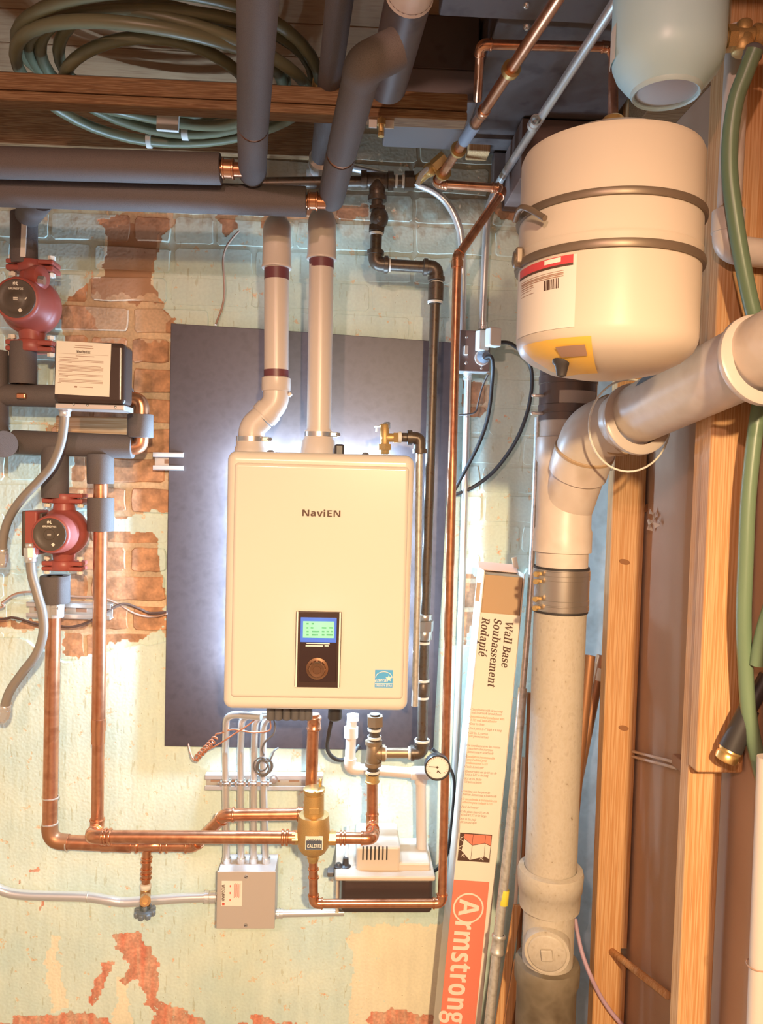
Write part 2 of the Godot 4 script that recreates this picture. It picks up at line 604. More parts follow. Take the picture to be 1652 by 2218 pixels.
func wall_textures() -> Array:
	bare_polys = [px_poly([300,455, 372,462, 380,490, 352,512, 345,560, 325,600, 333,625, 352,655, 366,690, 375,690, 375,1112, 255,1118, 245,1095, 160,1090, 155,985, 105,970, 100,925, 150,905, 150,740, 140,712, 132,695, 112,690, 113,670, 150,655, 175,630, 190,605, 230,595, 228,560, 235,520, 222,485, 240,465]),
		px_poly([155,1150, 290,1148, 345,1165, 352,1290, 362,1330, 335,1375, 280,1385, 210,1410, 140,1425, 133,1370, 60,1362, -40,1355, -40,1342, 140,1345, 150,1290, 150,1180]),
		px_poly([1005,820, 1062,830, 1055,900, 1012,905]), px_poly([1000,1245, 1060,1240, 1045,1330, 1000,1400]), px_poly([345,1285, 372,1280, 372,1310, 350,1315]), px_poly([345,1350, 372,1335, 370,1370, 350,1380]),
		px_poly([470,470, 515,455, 520,500, 490,515]), px_poly([560,450, 800,440, 800,470, 700,480, 650,470, 560,485]), px_poly([1070,440, 1130,430, 1130,475, 1080,480])]
	var bare := bare_polys
	var rust := [px_poly([250,2014, 275,2026, 304,2008, 324,2044, 337,2085, 347,2140, 337,2160, 320,2122, 292,2115, 276,2132, 260,2122, 278,2095, 264,2080, 248,2050]),
		px_poly([232,2078, 252,2075, 240,2110, 215,2170, 195,2185, 200,2150, 215,2115]), px_poly([302,2108, 326,2108, 347,2166, 400,2190, 440,2212, 360,2218, 322,2184]),
		px_poly([0,2205, 200,2190, 240,2200, 245,2230, 0,2240]), px_poly([330,2195, 470,2212, 600,2208, 640,2216, 640,2240, 330,2240]), px_poly([540,2195, 590,2192, 600,2210, 550,2210]), px_poly([800,2190, 870,2180, 940,2195, 940,2240, 800,2240]), px_poly([70,1875, 80,1860, 78,1880, 60,1895, 50,1930, 45,1930]), px_poly([85,1950, 95,1950, 92,1970, 85,1970]), px_poly([185,640, 335,640, 366,690, 366,745, 225,735, 200,700])]
	var warmp := [px_poly([760,2025, 800,2005, 950,1998, 1010,2000, 1010,2240, 750,2240, 758,2100]), px_poly([255,2115, 282,2110, 288,2240, 246,2240, 250,2160]), px_poly([110,2030, 130,2020, 135,2100, 145,2180, 115,2190, 108,2120]), px_poly([228,490, 330,485, 345,545, 322,598, 228,590]), px_poly([228,560, 330,600, 345,650, 300,660, 215,640, 200,615])]
	var q := 4
	var lw := TW / q
	var lh := TH / q
	var nz := FastNoiseLite.new()
	nz.seed = 31
	nz.frequency = 0.07
	nz.fractal_octaves = 3
	var raw := PackedByteArray()
	raw.resize(lw * lh * 3)
	for y in lh:
		for x in lw:
			var p := Vector2((x + 0.5 + nz.get_noise_2d(x, y) * 3.0) / lw, (y + 0.5 + nz.get_noise_2d(x + 900, y) * 3.0) / lh)
			var k := (y * lw + x) * 3
			for pl in bare:
				if Geometry2D.is_point_in_polygon(p, pl): raw[k] = 255
			for pl in rust:
				if Geometry2D.is_point_in_polygon(p, pl): raw[k + 1] = 255
			for pl in warmp:
				if Geometry2D.is_point_in_polygon(p, pl): raw[k + 2] = 255
	var mi := Image.create_from_data(lw, lh, false, Image.FORMAT_RGB8, raw)
	mi.resize(TW, TH, Image.INTERPOLATE_CUBIC)
	var mk := mi.get_data()
	var n1 := noise_bytes(41, 0.007, 4)
	var n2 := noise_bytes(42, 0.035, 4)
	var n3 := noise_bytes(43, 0.16, 3)
	var ns := noise_bytes(44, 0.05, 4, TW, TH / 8)
	var nk := noise_bytes(45, 0.11, 3, TW, TH / 6)
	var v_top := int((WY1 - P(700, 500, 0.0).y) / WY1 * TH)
	var cnt := TW * TH
	var A := PackedByteArray()
	var B := PackedByteArray()
	var Hh := PackedByteArray()
	A.resize(cnt * 3)
	B.resize(cnt * 3)
	Hh.resize(cnt)
	for i in cnt:
		var a := n1[i] / 255.0
		var b := n2[i]
		var c := n3[i]
		var s := ns[i] / 255.0
		var k := i * 3
		var wob := (b - 128) * 0.7 + (c - 128) * 0.45
		var is_bare := mk[k] + wob > 128.0
		var is_rust := mk[k + 1] + wob * 1.5 > 142.0
		var is_warm := mk[k + 2] + wob * 1.3 > 140.0
		var tone := 0.955 + 0.055 * a + 0.045 * (s - 0.5) + 0.05 * (c / 255.0 - 0.5)
		var r := (207.0 + 14.0 * a) * tone
		var g := 230.0 * tone
		var u := (224.0 - 10.0 * a) * tone
		var h := 150.0 + c * 0.12 + s * 40.0
		if nk[i] > 206:
			r *= 0.93; g *= 0.91; u *= 0.87
			h -= 10.0
		var top_brown := clampf((v_top + (b - 128) * 0.35 - i / TW) / 70.0, 0.0, 0.75)  # wall colour turns browner towards the top
		r = lerpf(r, 158.0, top_brown); g = lerpf(g, 138.0, top_brown); u = lerpf(u, 112.0, top_brown)
		if is_warm:
			r = 238.0 * tone; g = 230.0 * tone; u = 203.0 * tone
			h -= 12.0
		if b > 206 and c > 110 and not is_warm:
			r = 222.0 * tone; g = 206.0 * tone; u = 176.0 * tone
			h -= 16.0
		if c > 226 and b < 120:
			r *= 0.72; g *= 0.68; u *= 0.62
		var r2 := r
		var g2 := g
		var u2 := u
		if is_bare:
			var q1 := 0.82 + 0.30 * a + 0.14 * (c / 255.0 - 0.5)
			r = 214.0 * q1; g = 188.0 * q1; u = 156.0 * q1
			var q2 := 0.72 + 0.40 * (b / 255.0) + 0.12 * (c / 255.0 - 0.5)
			r2 = 204.0 * q2; g2 = 152.0 * q2; u2 = 114.0 * q2
			h -= 40.0
			if is_warm:
				var q4 := 0.9 + 0.2 * a
				r = 176.0 * q4; g = 136.0 * q4; u = 106.0 * q4
				r2 = r; g2 = g; u2 = u
			if mk[k + 1] > 128:
				r2 = 205.0 * q1; g2 = 172.0 * q1; u2 = 140.0 * q1
		if is_rust and not is_bare:
			var q3 := 0.76 + 0.24 * (b / 255.0) + 0.22 * (c / 255.0)
			r = 212.0 * q3; g = (116.0 + 66.0 * s) * q3; u = (90.0 + 66.0 * s) * q3
			r2 = r; g2 = g; u2 = u
			h -= 22.0
		A[k] = clampi(int(r), 0, 255); A[k + 1] = clampi(int(g), 0, 255); A[k + 2] = clampi(int(u), 0, 255)
		B[k] = clampi(int(r2), 0, 255); B[k + 1] = clampi(int(g2), 0, 255); B[k + 2] = clampi(int(u2), 0, 255)
		Hh[i] = clampi(int(h), 0, 255)
	var out := []
	out.append(ImageTexture.create_from_image(Image.create_from_data(TW, TH, false, Image.FORMAT_RGB8, A)))
	out.append(ImageTexture.create_from_image(Image.create_from_data(TW, TH, false, Image.FORMAT_RGB8, B)))
	out.append(ImageTexture.create_from_image(Image.create_from_data(TW, TH, false, Image.FORMAT_L8, Hh)))
	return out

func brick_mesh(x0: float, x1: float, y0: float, y1: float, z0: float, depth: float) -> MB:
	var pl := PackedVector2Array()
	var j := func(): return rng.randf_range(-0.0025, 0.0025)
	var cr := 0.007
	for side in 4:
		var a := [Vector2(x0 + cr, y0), Vector2(x1, y0 + cr), Vector2(x1 - cr, y1), Vector2(x0, y1 - cr)][side] as Vector2
		var b := [Vector2(x1 - cr, y0), Vector2(x1, y1 - cr), Vector2(x0 + cr, y1), Vector2(x0, y0 + cr)][side] as Vector2
		var n := 5 if side % 2 == 0 else 3
		for k in n: pl.append(a.lerp(b, float(k) / (n - 1)) + Vector2(j.call(), j.call()))
	return wall_uv(mb().prism(pl, Basis(), Vector3(0, 0, z0), depth, minf(0.003, depth * 0.9)))

func room() -> void:
	var tx := wall_textures()
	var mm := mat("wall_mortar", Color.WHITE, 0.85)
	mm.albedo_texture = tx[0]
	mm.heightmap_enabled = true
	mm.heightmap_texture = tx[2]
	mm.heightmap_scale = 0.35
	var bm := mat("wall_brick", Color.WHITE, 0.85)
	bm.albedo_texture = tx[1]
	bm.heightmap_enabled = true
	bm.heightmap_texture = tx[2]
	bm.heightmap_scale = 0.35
	# back wall: mortar bed, bricks one by one, parging below
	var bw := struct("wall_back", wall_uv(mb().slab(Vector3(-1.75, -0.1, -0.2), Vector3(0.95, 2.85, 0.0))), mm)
	var lo := P(700, 1390, 0).y
	var row := 0
	var y := P(300, 1173 + 63.5 * 4, 0).y
	while y < 2.60:
		var x := -1.27 + (0.105 if row % 2 == 0 else 0.0)
		while x < XR + 0.08:
			var l := 0.205 if rng.randf() > 0.22 else 0.098
			var x1 := minf(x + l, 0.745)
			var under := x > P(395, 1000, 0).x and x1 < P(960, 1000, 0).x and y < P(700, 760, 0).y
			if not under and x1 - x > 0.03 and y + 0.066 > lo - 0.08:
				var c := Vector2(((x + x1) / 2 - WX0) / WWD, (WY1 - y - 0.033) / WY1)
				var raw: bool = bare_polys.any(func(pl0): return Geometry2D.is_point_in_polygon(c, pl0))
				var wide := 0.0 if raw else 0.0035
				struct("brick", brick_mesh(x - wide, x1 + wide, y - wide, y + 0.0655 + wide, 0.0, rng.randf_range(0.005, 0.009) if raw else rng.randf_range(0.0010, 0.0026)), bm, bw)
			x = x1 + 0.0165
		y += 0.0834
		row += 1
	var pl := PackedVector2Array([Vector2(-1.7, 0.0), Vector2(0.9, 0.0)])
	var tops := [[1330, 1240], [1140, 1230], [1040, 1400], [960, 1400], [700, 1395], [380, 1385], [345, 1392], [290, 1398], [210, 1418], [140, 1432], [60, 1385], [0, 1380], [-250, 1375]]
	for i in tops.size():
		var p := P(tops[i][0], tops[i][1], 0.0)
		pl.append(Vector2(p.x, p.y))
		if i < tops.size() - 1:
			var p2 := P(tops[i + 1][0], tops[i + 1][1], 0.0)
			for k in 3: pl.append(Vector2(p.x, p.y).lerp(Vector2(p2.x, p2.y), (k + 1) / 4.0) + Vector2(0, rng.randf_range(-0.006, 0.006)))
	struct("parging", wall_uv(mb().prism(pl, Basis(), Vector3(0, 0, 0.0), 0.009, 0.003)), mm, bw)
	# the rest of the shell
	struct("wall_left", mb().slab(Vector3(-1.95, -0.1, -0.2), Vector3(-1.75, 2.85, 4.6)), mats["room_plaster"])
	struct("wall_front", mb().slab(Vector3(-1.95, -0.1, 4.4), Vector3(1.1, 2.85, 4.6)), mats["room_plaster"])
	struct("floor", mb().slab(Vector3(-1.95, -0.15, -0.2), Vector3(1.1, 0.0, 4.6)), mats["concrete"])
	var cl := struct("ceiling", mb().slab(Vector3(-1.95, TOPY + 0.02, -0.2), Vector3(1.1, 2.95, 4.6)), mats["subfloor_wood"])
	var z := -0.02
	while z < 4.4:
		struct("plank", mb().slab(Vector3(-1.75, TOPY, z), Vector3(0.95, TOPY + 0.02, z + 0.136), 0.003), mats["subfloor_wood"], cl)
		z += 0.14
	for jz in [1.30, 1.71, 2.12, 2.9, 3.3, 3.7, 4.1]:
		struct("joist", mb().slab(Vector3(-1.75, TOPY - 0.19, jz), Vector3(0.95, TOPY, jz + 0.04)), mats["old_wood"], cl)
	# stud wall on the right, seen from its open side
	var wr := struct("wall_right", mb().slab(Vector3(XR + 0.089, 0, -0.05), Vector3(XR + 0.12, 2.72, 4.5)), mats["drywall_back"])
	var sw: Material = mats["stud_wood"]
	var ny := P(1352, 2056, 0.3).y
	var nb := P(1352, 2078, 0.3).y
	var nx := P(1345, 2066, 0.3).x
	var st := struct("stud", mb().prism(PackedVector2Array([Vector2(XR, 0.038), Vector2(XR + 0.083, 0.038), Vector2(XR + 0.083, nb - 0.004), Vector2(nx, nb), Vector2(nx, ny), Vector2(XR + 0.083, ny), Vector2(XR + 0.083, TOPY), Vector2(XR, TOPY)]), Basis(), Vector3(0, 0, 0.262), 0.038, 0.003), sw, wr)
	for kn in [[1352, 1217, 13, 6], [1350, 1577, 12, 6], [1400, 1100, 5, 10]]:
		var c := P(kn[0], kn[1], 0.3)
		var kp := PackedVector2Array()
		for i in 14: kp.append(Vector2(cos(TAU * i / 14.0) * U(kn[2], 0.3), sin(TAU * i / 14.0) * U(kn[3], 0.3)).rotated(-0.2))
		part("knot", mb().prism(kp, Basis(), Vector3(c.x, c.y, 0.2990), 0.0016, 0.0006), mat("knot_wood", lin(0.30, 0.13, 0.05), 0.7), st)
	struct("stud", mb().slab(Vector3(XR, 0.038, 0.742), Vector3(XR + 0.066, TOPY, 0.780), 0.004), sw, wr)
	struct("stud", mb().slab(Vector3(XR, 0.038, 1.22), Vector3(XR + 0.089, TOPY, 1.258), 0.004), sw, wr)
	var bx := P(1497, 1500, 0.82)
	struct("board", mb().slab(Vector3(P(1512, 1600, 0.82).x, P(1560, 1676, 0.82).y, 0.7805), Vector3(P(1512, 1600, 0.82).x + 0.089, TOPY, 0.8185), 0.006, 2), sw, wr)
	struct("bottom_plate", mb().slab(Vector3(XR, 0, 0.0), Vector3(XR + 0.089, 0.038, 4.4)), sw, wr)
	struct("nailer", mb().slab(Vector3(XR + 0.071, P(1620, 352, 0.78).y, 0.79), Vector3(XR + 0.089, 2.45, 1.218)), sw, wr)
	struct("blocking", mb().slab(Vector3(XR + 0.0, 2.50, 0.302), Vector3(XR + 0.089, 2.59, 0.740)), mats["old_wood"], wr)
	var pb := mb().slab(Vector3(XR + 0.002, 0.038, 0.010), Vector3(XR + 0.088, P(1300, 790, 0.03).y, 0.028), 0.002)
	var bb := solo("painted_board", pb, mats["blue_paint"], "pale blue painted board standing in the corner behind the drain stack", "board", Vector3(XR + 0.04, 0.038, 0.02))

# ---------- boiler on its board
func boiler() -> void:
	var zb := 0.030
	var pl := PackedVector2Array()
	for q in [[370, 700], [560, 712], [985, 742], [962, 1180], [938, 1626], [640, 1622], [356, 1616], [362, 1200]]:
		var p := P(q[0], q[1], zb)
		pl.append(Vector2(p.x, p.y))
	var bd := mb().prism(pl, Basis(), Vector3(0, 0, 0.012), zb - 0.012, 0.0015)
	solo("backboard", bd, mats["board_paint"], "black painted plywood sheet fixed to the wall behind the boiler", "board", P(650, 1616, 0.012))
	var zf := 0.385
	var l := P(486, 1258, zf).x
	var r := P(891, 1258, zf).x
	var t := P(690, 981, zf).y
	var b := P(690, 1541, zf).y
	var cx := (l + r) / 2
	var cy := (t + b) / 2
	var w := r - l
	var h := t - b
	var th := thing("wall_boiler", "cream white wall hung gas boiler with a dark control panel low on its cover", "boiler", Vector3(cx, b, 0.1))
	var en: Material = mats["enamel_white"]
	part("body", mb().slab(Vector3(l + 0.008, b + 0.012, 0.095), Vector3(r - 0.008, t - 0.008, zf - 0.05), 0.006), en, th)
	var cv := part("cover", mb().rbox(Basis(), Vector3(cx, cy, zf - 0.035), Vector3(w, h, 0.07), 0.022, 4), en, th)
	var pt := P(690, 1006, zf).y
	var pb := P(690, 1512, zf).y
	part("raised_panel", mb().rbox(Basis(), Vector3(cx + 0.003, (pt + pb) / 2, zf - 0.002), Vector3(w - 0.032, pt - pb, 0.02), 0.0095, 4), en, cv)
	var f := zf + 0.008
	# control panel
	var cp := P(689, 1406, f)
	var pw := U(99, f)
	var ph := U(166, f)
	var pn := part("control_panel", mb().rbox(Basis(), cp + Vector3(0, 0, 0.003), Vector3(pw, ph, 0.008), 0.002), mat("panel_black", lin(0.06, 0.035, 0.03), 0.22), th, "dark control panel with a lit green display and a round dial")
	for s in [-1, 1]:
		part("side_trim", mb().rbox(Basis(), cp + Vector3(s * (pw / 2 - 0.0035), 0, 0.006), Vector3(0.0042, ph, 0.008), 0.001), mats["label_cream"], pn)
	part("bezel", mb().rbox(Basis(), cp + Vector3(0, -0.002, 0.0065), Vector3(pw * 0.8, ph * 0.83, 0.005), 0.0022), mat("bezel_brown", lin(0.045, 0.025, 0.024), 0.2), pn)
	var blue := mat("display_surround", lin(0.05, 0.12, 0.5), 0.4)
	blue.emission_enabled = true
	blue.emission = lin(0.08, 0.20, 0.75)
	blue.emission_energy_multiplier = 0.55
	var sc := P(690, 1362, f)
	part("display_surround", mb().rbox(Basis(), sc + Vector3(0, -0.001, 0.0085), Vector3(U(78, f), U(54, f), 0.003), 0.001), blue, pn)
	var gm := mat("display_green", lin(0.2, 0.6, 0.3), 0.4)
	gm.emission_enabled = true
	gm.emission = lin(0.36, 0.90, 0.50)
	gm.emission_energy_multiplier = 0.62
	part("display_screen", mb().rbox(Basis(), sc + Vector3(0, 0, 0.0102), Vector3(U(67, f), U(36, f), 0.002), 0.0006), gm, pn, "glowing green display")
	var dl := OmniLight3D.new()
	dl.name = "display_light"
	dl.light_color = lin(0.35, 0.7, 0.75)
	dl.light_energy = 0.0012
	dl.light_size = 0.01
	dl.omni_range = 3.0
	dl.omni_attenuation = 2.0
	dl.shadow_enabled = true
	th.add_child(dl)
	dl.position = sc + Vector3(0, 0, 0.07) - th.position
	var txm := mat("display_ink", lin(0.08, 0.38, 0.2), 0.5)
	var tg := mb()
	for row in [[1349, [[664, 5], [675, 5]]], [1358, [[664, 4], [673, 6], [697, 10], [713, 8]]], [1366, [[664, 5], [676, 12], [688, 4], [697, 6], [707, 6], [717, 4]]], [1373, [[664, 5], [676, 8], [685, 4], [697, 6], [707, 14]]]]:
		for q in row[1]:
			var p := P(q[0] + q[1] / 2.0, row[0], f)
			tg.rbox(Basis(), Vector3(p.x, p.y, f + 0.0113), Vector3(U(q[1], f), U(3.2, f), 0.0005), 0.0001)
	part("display_marks", tg, txm, pn)
	var wm := mb()
	for q in [[664, 714, 1392, 2.2], [662, 700, 1397, 3.0], [703, 712, 1397, 2.5]]:
		var p := P((q[0] + q[1]) / 2.0, q[2], f)
		wm.rbox(Basis(), Vector3(p.x, p.y, f + 0.0093), Vector3(U(q[1] - q[0], f), U(q[3], f), 0.0008), 0.0002)
	part("printed_line", wm, mats["label_cream"], pn)
	var kc := P(687, 1446, f)
	var kn := mb()
	kn.lathe(Vector3(kc.x, kc.y, f + 0.008), Vector3(0, 0, 1), [Vector2(0, U(25, f)), Vector2(0.004, U(24, f)), Vector2(0.005, U(19, f)), Vector2(0.015, U(17, f)), Vector2(0.017, U(15, f)), Vector2(0.0165, U(9, f)), Vector2(0.018, U(8, f)), Vector2(0.018, 0)], 28)
	for k in 12:
		var a := TAU * k / 12
		kn.rbox(Basis(Vector3(0, 0, 1), a), Vector3(kc.x + cos(a) * U(17.5, f), kc.y + sin(a) * U(17.5, f), f + 0.017), Vector3(U(3, f), U(4, f), 0.008), 0.0006)
	part("dial", kn, mat("dial_bronze", lin(0.36, 0.20, 0.12), 0.22, 0.8), pn, "round bronze dial")
	# lettering and sticker
	var lc := P(696, 1105, f)
	part("lettering", words("NaviEN", Basis(), lc + Vector3(0, -U(7, f), 0.0002), U(14, f), false, true, 0.0, false, 0.0012, 1.25), mats["ink_brown"], cv)
	var es := P(831, 1470, f)
	var s0 := U(39, f)
	var stk := part("energy_sticker", mb().rbox(Basis(), es + Vector3(0, 0, 0.0005), Vector3(s0, s0, 0.001), 0.0003), mat("sticker_cyan", lin(0.09, 0.40, 0.78), 0.4), th, "square cyan energy label")
	var sg := mb()
	var arc := []
	for k in 15: arc.append(es + Vector3(-cos(PI * k / 14.0) * s0 * 0.46, s0 * (0.06 + 0.34 * sin(PI * k / 14.0)), 0.0012))
	sg.tube(arc, s0 * 0.022, 6)
	sg.rbox(Basis(), es + Vector3(0, -s0 * 0.27, 0.0011), Vector3(s0 * 0.97, s0 * 0.035, 0.0006), 0.0001)
	part("emblem_arc", sg, mats["paper_white"], stk)
	var star := PackedVector2Array()
	for k in 10:
		var a := PI / 2 + TAU * k / 10.0
		star.append(Vector2(cos(a), sin(a)) * s0 * (0.19 if k % 2 == 0 else 0.085))
	part("emblem_star", mb().prism(star, Basis(), es + Vector3(s0 * 0.28, s0 * 0.02, 0.001), 0.0005), mats["paper_white"], stk)
	part("emblem_script", words("energy", Basis(Vector3(0, 0, 1), 0.1), es + Vector3(-s0 * 0.1, -s0 * 0.06, 0.0013), s0 * 0.17, true, true, 0.3), mats["paper_white"], stk)
	part("emblem_words", words("ENERGY STAR", Basis(), es + Vector3(0, -s0 * 0.385, 0.0013), s0 * 0.115, false, true, 0, false, 0.0005, 0.9), mats["paper_white"], stk)
	# top fittings
	for q in [[583, 975], [792, 980]]:
		var p := P(q[0], q[1], 0.33)
		part("cover_screw", mb().lathe(Vector3(p.x, t - 0.010, 0.30), Vector3.UP, [Vector2(0, 0.012), Vector2(0.01, 0.011), Vector2(0.016, 0.006), Vector2(0.017, 0)], 14), mats["stainless"], th)
	var bc := P(735, 965, 0.3)
	part("sensor_cap", mb().rbox(Basis(), Vector3(bc.x, t + 0.008, 0.30), Vector3(0.024, 0.034, 0.03), 0.006, 2), mats["black_plastic"], th)
	# connections under the cover
	var gl := mb()
	for q in [588, 604, 622, 640, 656, 668]:
		var p := P(q, 1552, 0.26)
		gl.cyl(Vector3(p.x, b + 0.013, 0.28), Vector3(p.x, p.y - 0.002, 0.28), 0.011, 0.003)
	part("cable_glands", gl, mats["dark_grey"], th)
	var pg := P(725, 1552, 0.26)
	part("cord_inlet", mb().cyl(Vector3(pg.x, b + 0.013, 0.27), Vector3(pg.x, pg.y - 0.006, 0.27), 0.018, 0.005), mats["black_plastic"], th)
	# the lamps behind the casing that light the board round it
	var lc2 := lin(0.44, 0.71, 1.0)
	var lm := mat("backlight_glow", lc2, 0.6)
	lm.emission_enabled = true
	lm.emission = lc2
	lm.emission_energy_multiplier = 3.0
	var spots := []
	for k in 5: spots.append([Vector3(l + 0.006, b + 0.06 + (h - 0.12) * k / 4.0, 0.082), 0.23])
	for k in 4: spots.append([Vector3(r - 0.018, b + 0.08 + (h - 0.16) * k / 3.0, 0.082), 0.11])
	for k in 4: spots.append([Vector3(l + 0.05 + (w - 0.12) * k / 3.0, t - 0.004, 0.082), 0.115])
	for k in 4: spots.append([Vector3(l + 0.06 + (w - 0.13) * k / 3.0, b + 0.012, 0.082), 0.14])
	for q in spots:
		part("backlight", mb().ball(q[0], 0.008, 1.0, Vector3.UP, 6, 10), lm, th)
		var o := OmniLight3D.new()
		o.name = "backlight_lamp"
		o.light_color = lc2
		o.light_energy = q[1]
		o.light_size = 0.008
		o.omni_range = 6.0
		o.omni_attenuation = 2.0
		o.shadow_enabled = true
		th.add_child(o, true)
		o.position = q[0] - th.position
	# relief valve with its drain pipe
	var z := 0.235
	var rv := thing("relief_valve", "brass relief valve with a lever and a black elbow on the boiler top", "valve", P(833, 980, z))
	var v0 := P(833, 984, z)
	part("valve_body", mb().cyl(v0, P(833, 918, z), U(10, z), 0.003), mats["brass_cast"], rv)
	var vh := mb().hexa(P(833, 975, z), P(833, 962, z), U(15, z))
	vh.cyl(P(826, 948, z), P(866, 948, z), U(9.5, z), 0.002)
	vh.hexa(P(852, 948, z), P(864, 948, z), U(12, z))
	part("outlet", vh, mats["brass_cast"], rv)
	var lv := mb().rbox(Basis(Vector3(0, 0, 1), 0.12), P(825, 923, z), Vector3(U(30, z), 0.004, 0.012), 0.0015)
	lv.rbox(Basis(), P(815, 930, z), Vector3(0.006, 0.012, 0.012), 0.0015)
	lv.cyl(P(838, 930, z), P(838, 914, z), U(7, z), 0.002)
	part("lever", lv, mats["steel_bright"], rv, "bright metal test lever")
	part("nipple", mb().cyl(P(862, 947, z), P(892, 948, z), U(10, z), 0.002), mats["black_iron"], rv)
	part("collar", mb().ring(P(862, 947, z), P(869, 947, z), U(7, z), U(12.5, z)), mats["pipe_dope"], rv)
	var el := fillet([P(888, 948, z), P(909, 949, z), P(908, 982, z)], 0.02)
	var em := mb().tube(el, U(13, z), 18)
	em.ring(P(882, 948, z), P(892, 948, z), U(9, z), U(16, z))
	em.ring(P(909, 972, z), P(909, 982, z), U(9, z), U(16, z))
	part("elbow", em, mats["black_iron"], rv)
	part("drain_pipe", mb().tube([P(908, 980, z), P(905, 1250, z), P(898, 1529, z)], U(7.5, z), 16), mats["galvanised_pipe"], rv)

func clamp_band(th: Node3D, c: Vector3, r: float, ax := Vector3.UP) -> void:
	var k := part("hose_clamp", mb().lathe(c - ax * 0.006, ax, [Vector2(0, r), Vector2(0, r + 0.0012), Vector2(0.012, r + 0.0012), Vector2(0.012, r)], 28), mats["steel_bright"], th)
	var g := mb().rbox(Basis(), c + Vector3(r + 0.004, 0, r * 0.45), Vector3(0.018, 0.012, 0.010), 0.002)
	g.hexa(c + Vector3(r + 0.010, 0, r * 0.45), c + Vector3(r + 0.016, 0, r * 0.45 + 0.008), 0.005)
	part("clamp_screw", g, mats["stainless"], k)

func vents() -> void:
	var z := 0.24
	var pv: Material = mats["pvc"]
	# left one, with the offset
	var x := 598
	var th := thing("plastic_vent_pipe", "left white plastic vent pipe with an offset elbow above the boiler", "vent pipe", P(543, 975, z))
	var rr := U(26.0, z)
	part("pipe", mb().tube([P(598, 830, z), P(599, 560, z)], rr, 28), pv, th)
	var top := [P(599, 575, z), P(600, 498, z), P(601, 490, 0.01)]
	var tf := mb().tube(fillet(top, rr * 1.25, 10), rr * 1.15, 28)
	tf.lathe(P(599, 582, z), Vector3.UP, [Vector2(0, rr), Vector2(0, rr * 1.20), Vector2(0.004, rr * 1.24), Vector2(0.008, rr * 1.18), Vector2(0.045, rr * 1.16)], 28)
	part("upper_elbow", tf, pv, th)
	part("primer_band", mb().ring(P(599, 607, z), P(599, 583, z), rr * 0.9, rr * 1.012, 28), mats["primer_purple"], th, "dark purple primer band")
	part("primer_band", mb().ring(P(598, 818, z), P(598, 802, z), rr * 0.9, rr * 1.012, 28), mats["primer_purple"], th, "dark purple primer band")
	var d1 := [P(598, 842, z), P(597, 872, z), P(568, 905, z)]
	var e1 := mb().tube(fillet(d1, rr * 1.5, 8), rr * 1.07, 28)
	e1.lathe(P(597.5, 848, z), Vector3.UP, [Vector2(0, rr), Vector2(0, rr * 1.14), Vector2(0.003, rr * 1.19), Vector2(0.033, rr * 1.19), Vector2(0.036, rr)], 28)
	var dd: Vector3 = (d1[2] - d1[1]).normalized()
	e1.lathe(d1[2] - dd * 0.028, dd, [Vector2(0, rr), Vector2(0.0, rr * 1.17), Vector2(0.022, rr * 1.17), Vector2(0.022, rr)], 28)
	part("offset_elbow", e1, pv, th)
	var e2 := fillet([d1[2], P(545, 925, z), P(543, 975, z)], rr * 1.4, 8)
	part("offset_elbow", mb().tube(e2, rr * 1.07, 28), pv, th)
	part("collar", mb().lathe(P(542, 984, z), Vector3.UP, [Vector2(0, rr * 1.3), Vector2(0.016, rr * 1.28), Vector2(0.020, rr * 1.18), Vector2(0.044, rr * 1.16), Vector2(0.044, rr)], 28), pv, th)
	clamp_band(th, P(543, 951, z), rr * 1.165)
	part("lug", mb().rbox(Basis(Vector3(0, 0, 1), 0.8), P(628, 855, z), Vector3(0.01, 0.008, 0.02), 0.002), pv, th)
	# right one, straight
	var t2 := thing("plastic_vent_pipe", "right white plastic vent pipe running straight up from the boiler", "vent pipe", P(689, 975, z))
	part("pipe", mb().tube([P(690, 965, z), P(696, 550, z)], rr, 28), pv, t2)
	var tp2 := [P(696, 560, z), P(697, 484, z), P(697, 476, 0.01)]
	var tf2 := mb().tube(fillet(tp2, rr * 1.25, 10), rr * 1.15, 28)
	tf2.lathe(P(696, 563, z), Vector3.UP, [Vector2(0, rr), Vector2(0, rr * 1.20), Vector2(0.004, rr * 1.24), Vector2(0.008, rr * 1.18), Vector2(0.045, rr * 1.16)], 28)
	part("upper_elbow", tf2, pv, t2)
	part("primer_band", mb().ring(P(696, 582, z), P(696, 563, z), rr * 0.9, rr * 1.012, 28), mats["primer_purple"], t2, "dark purple primer band")
	part("collar", mb().lathe(P(689, 986, z), Vector3.UP, [Vector2(0, rr * 1.55), Vector2(0.006, rr * 1.5), Vector2(0.036, rr * 1.34), Vector2(0.042, rr * 1.2), Vector2(0.062, rr * 1.16), Vector2(0.062, rr)], 28), pv, t2)
	clamp_band(t2, P(690, 941, z), rr * 1.165)

# ---------- insulated manifold, pumps, relay box on the left
func sleeve(th: Node3D, a: Vector3, b: Vector3, r: float, label := "") -> void:
	var l := a.distance_to(b)
	var m := mb().lathe(a, b - a, [Vector2(0, r * 0.55), Vector2(0, r * 0.97), Vector2(0.003, r), Vector2(l - 0.003, r), Vector2(l, r * 0.97), Vector2(l, r * 0.55)], 26)
	part("foam_sleeve", m, mats["foam"], th, label)

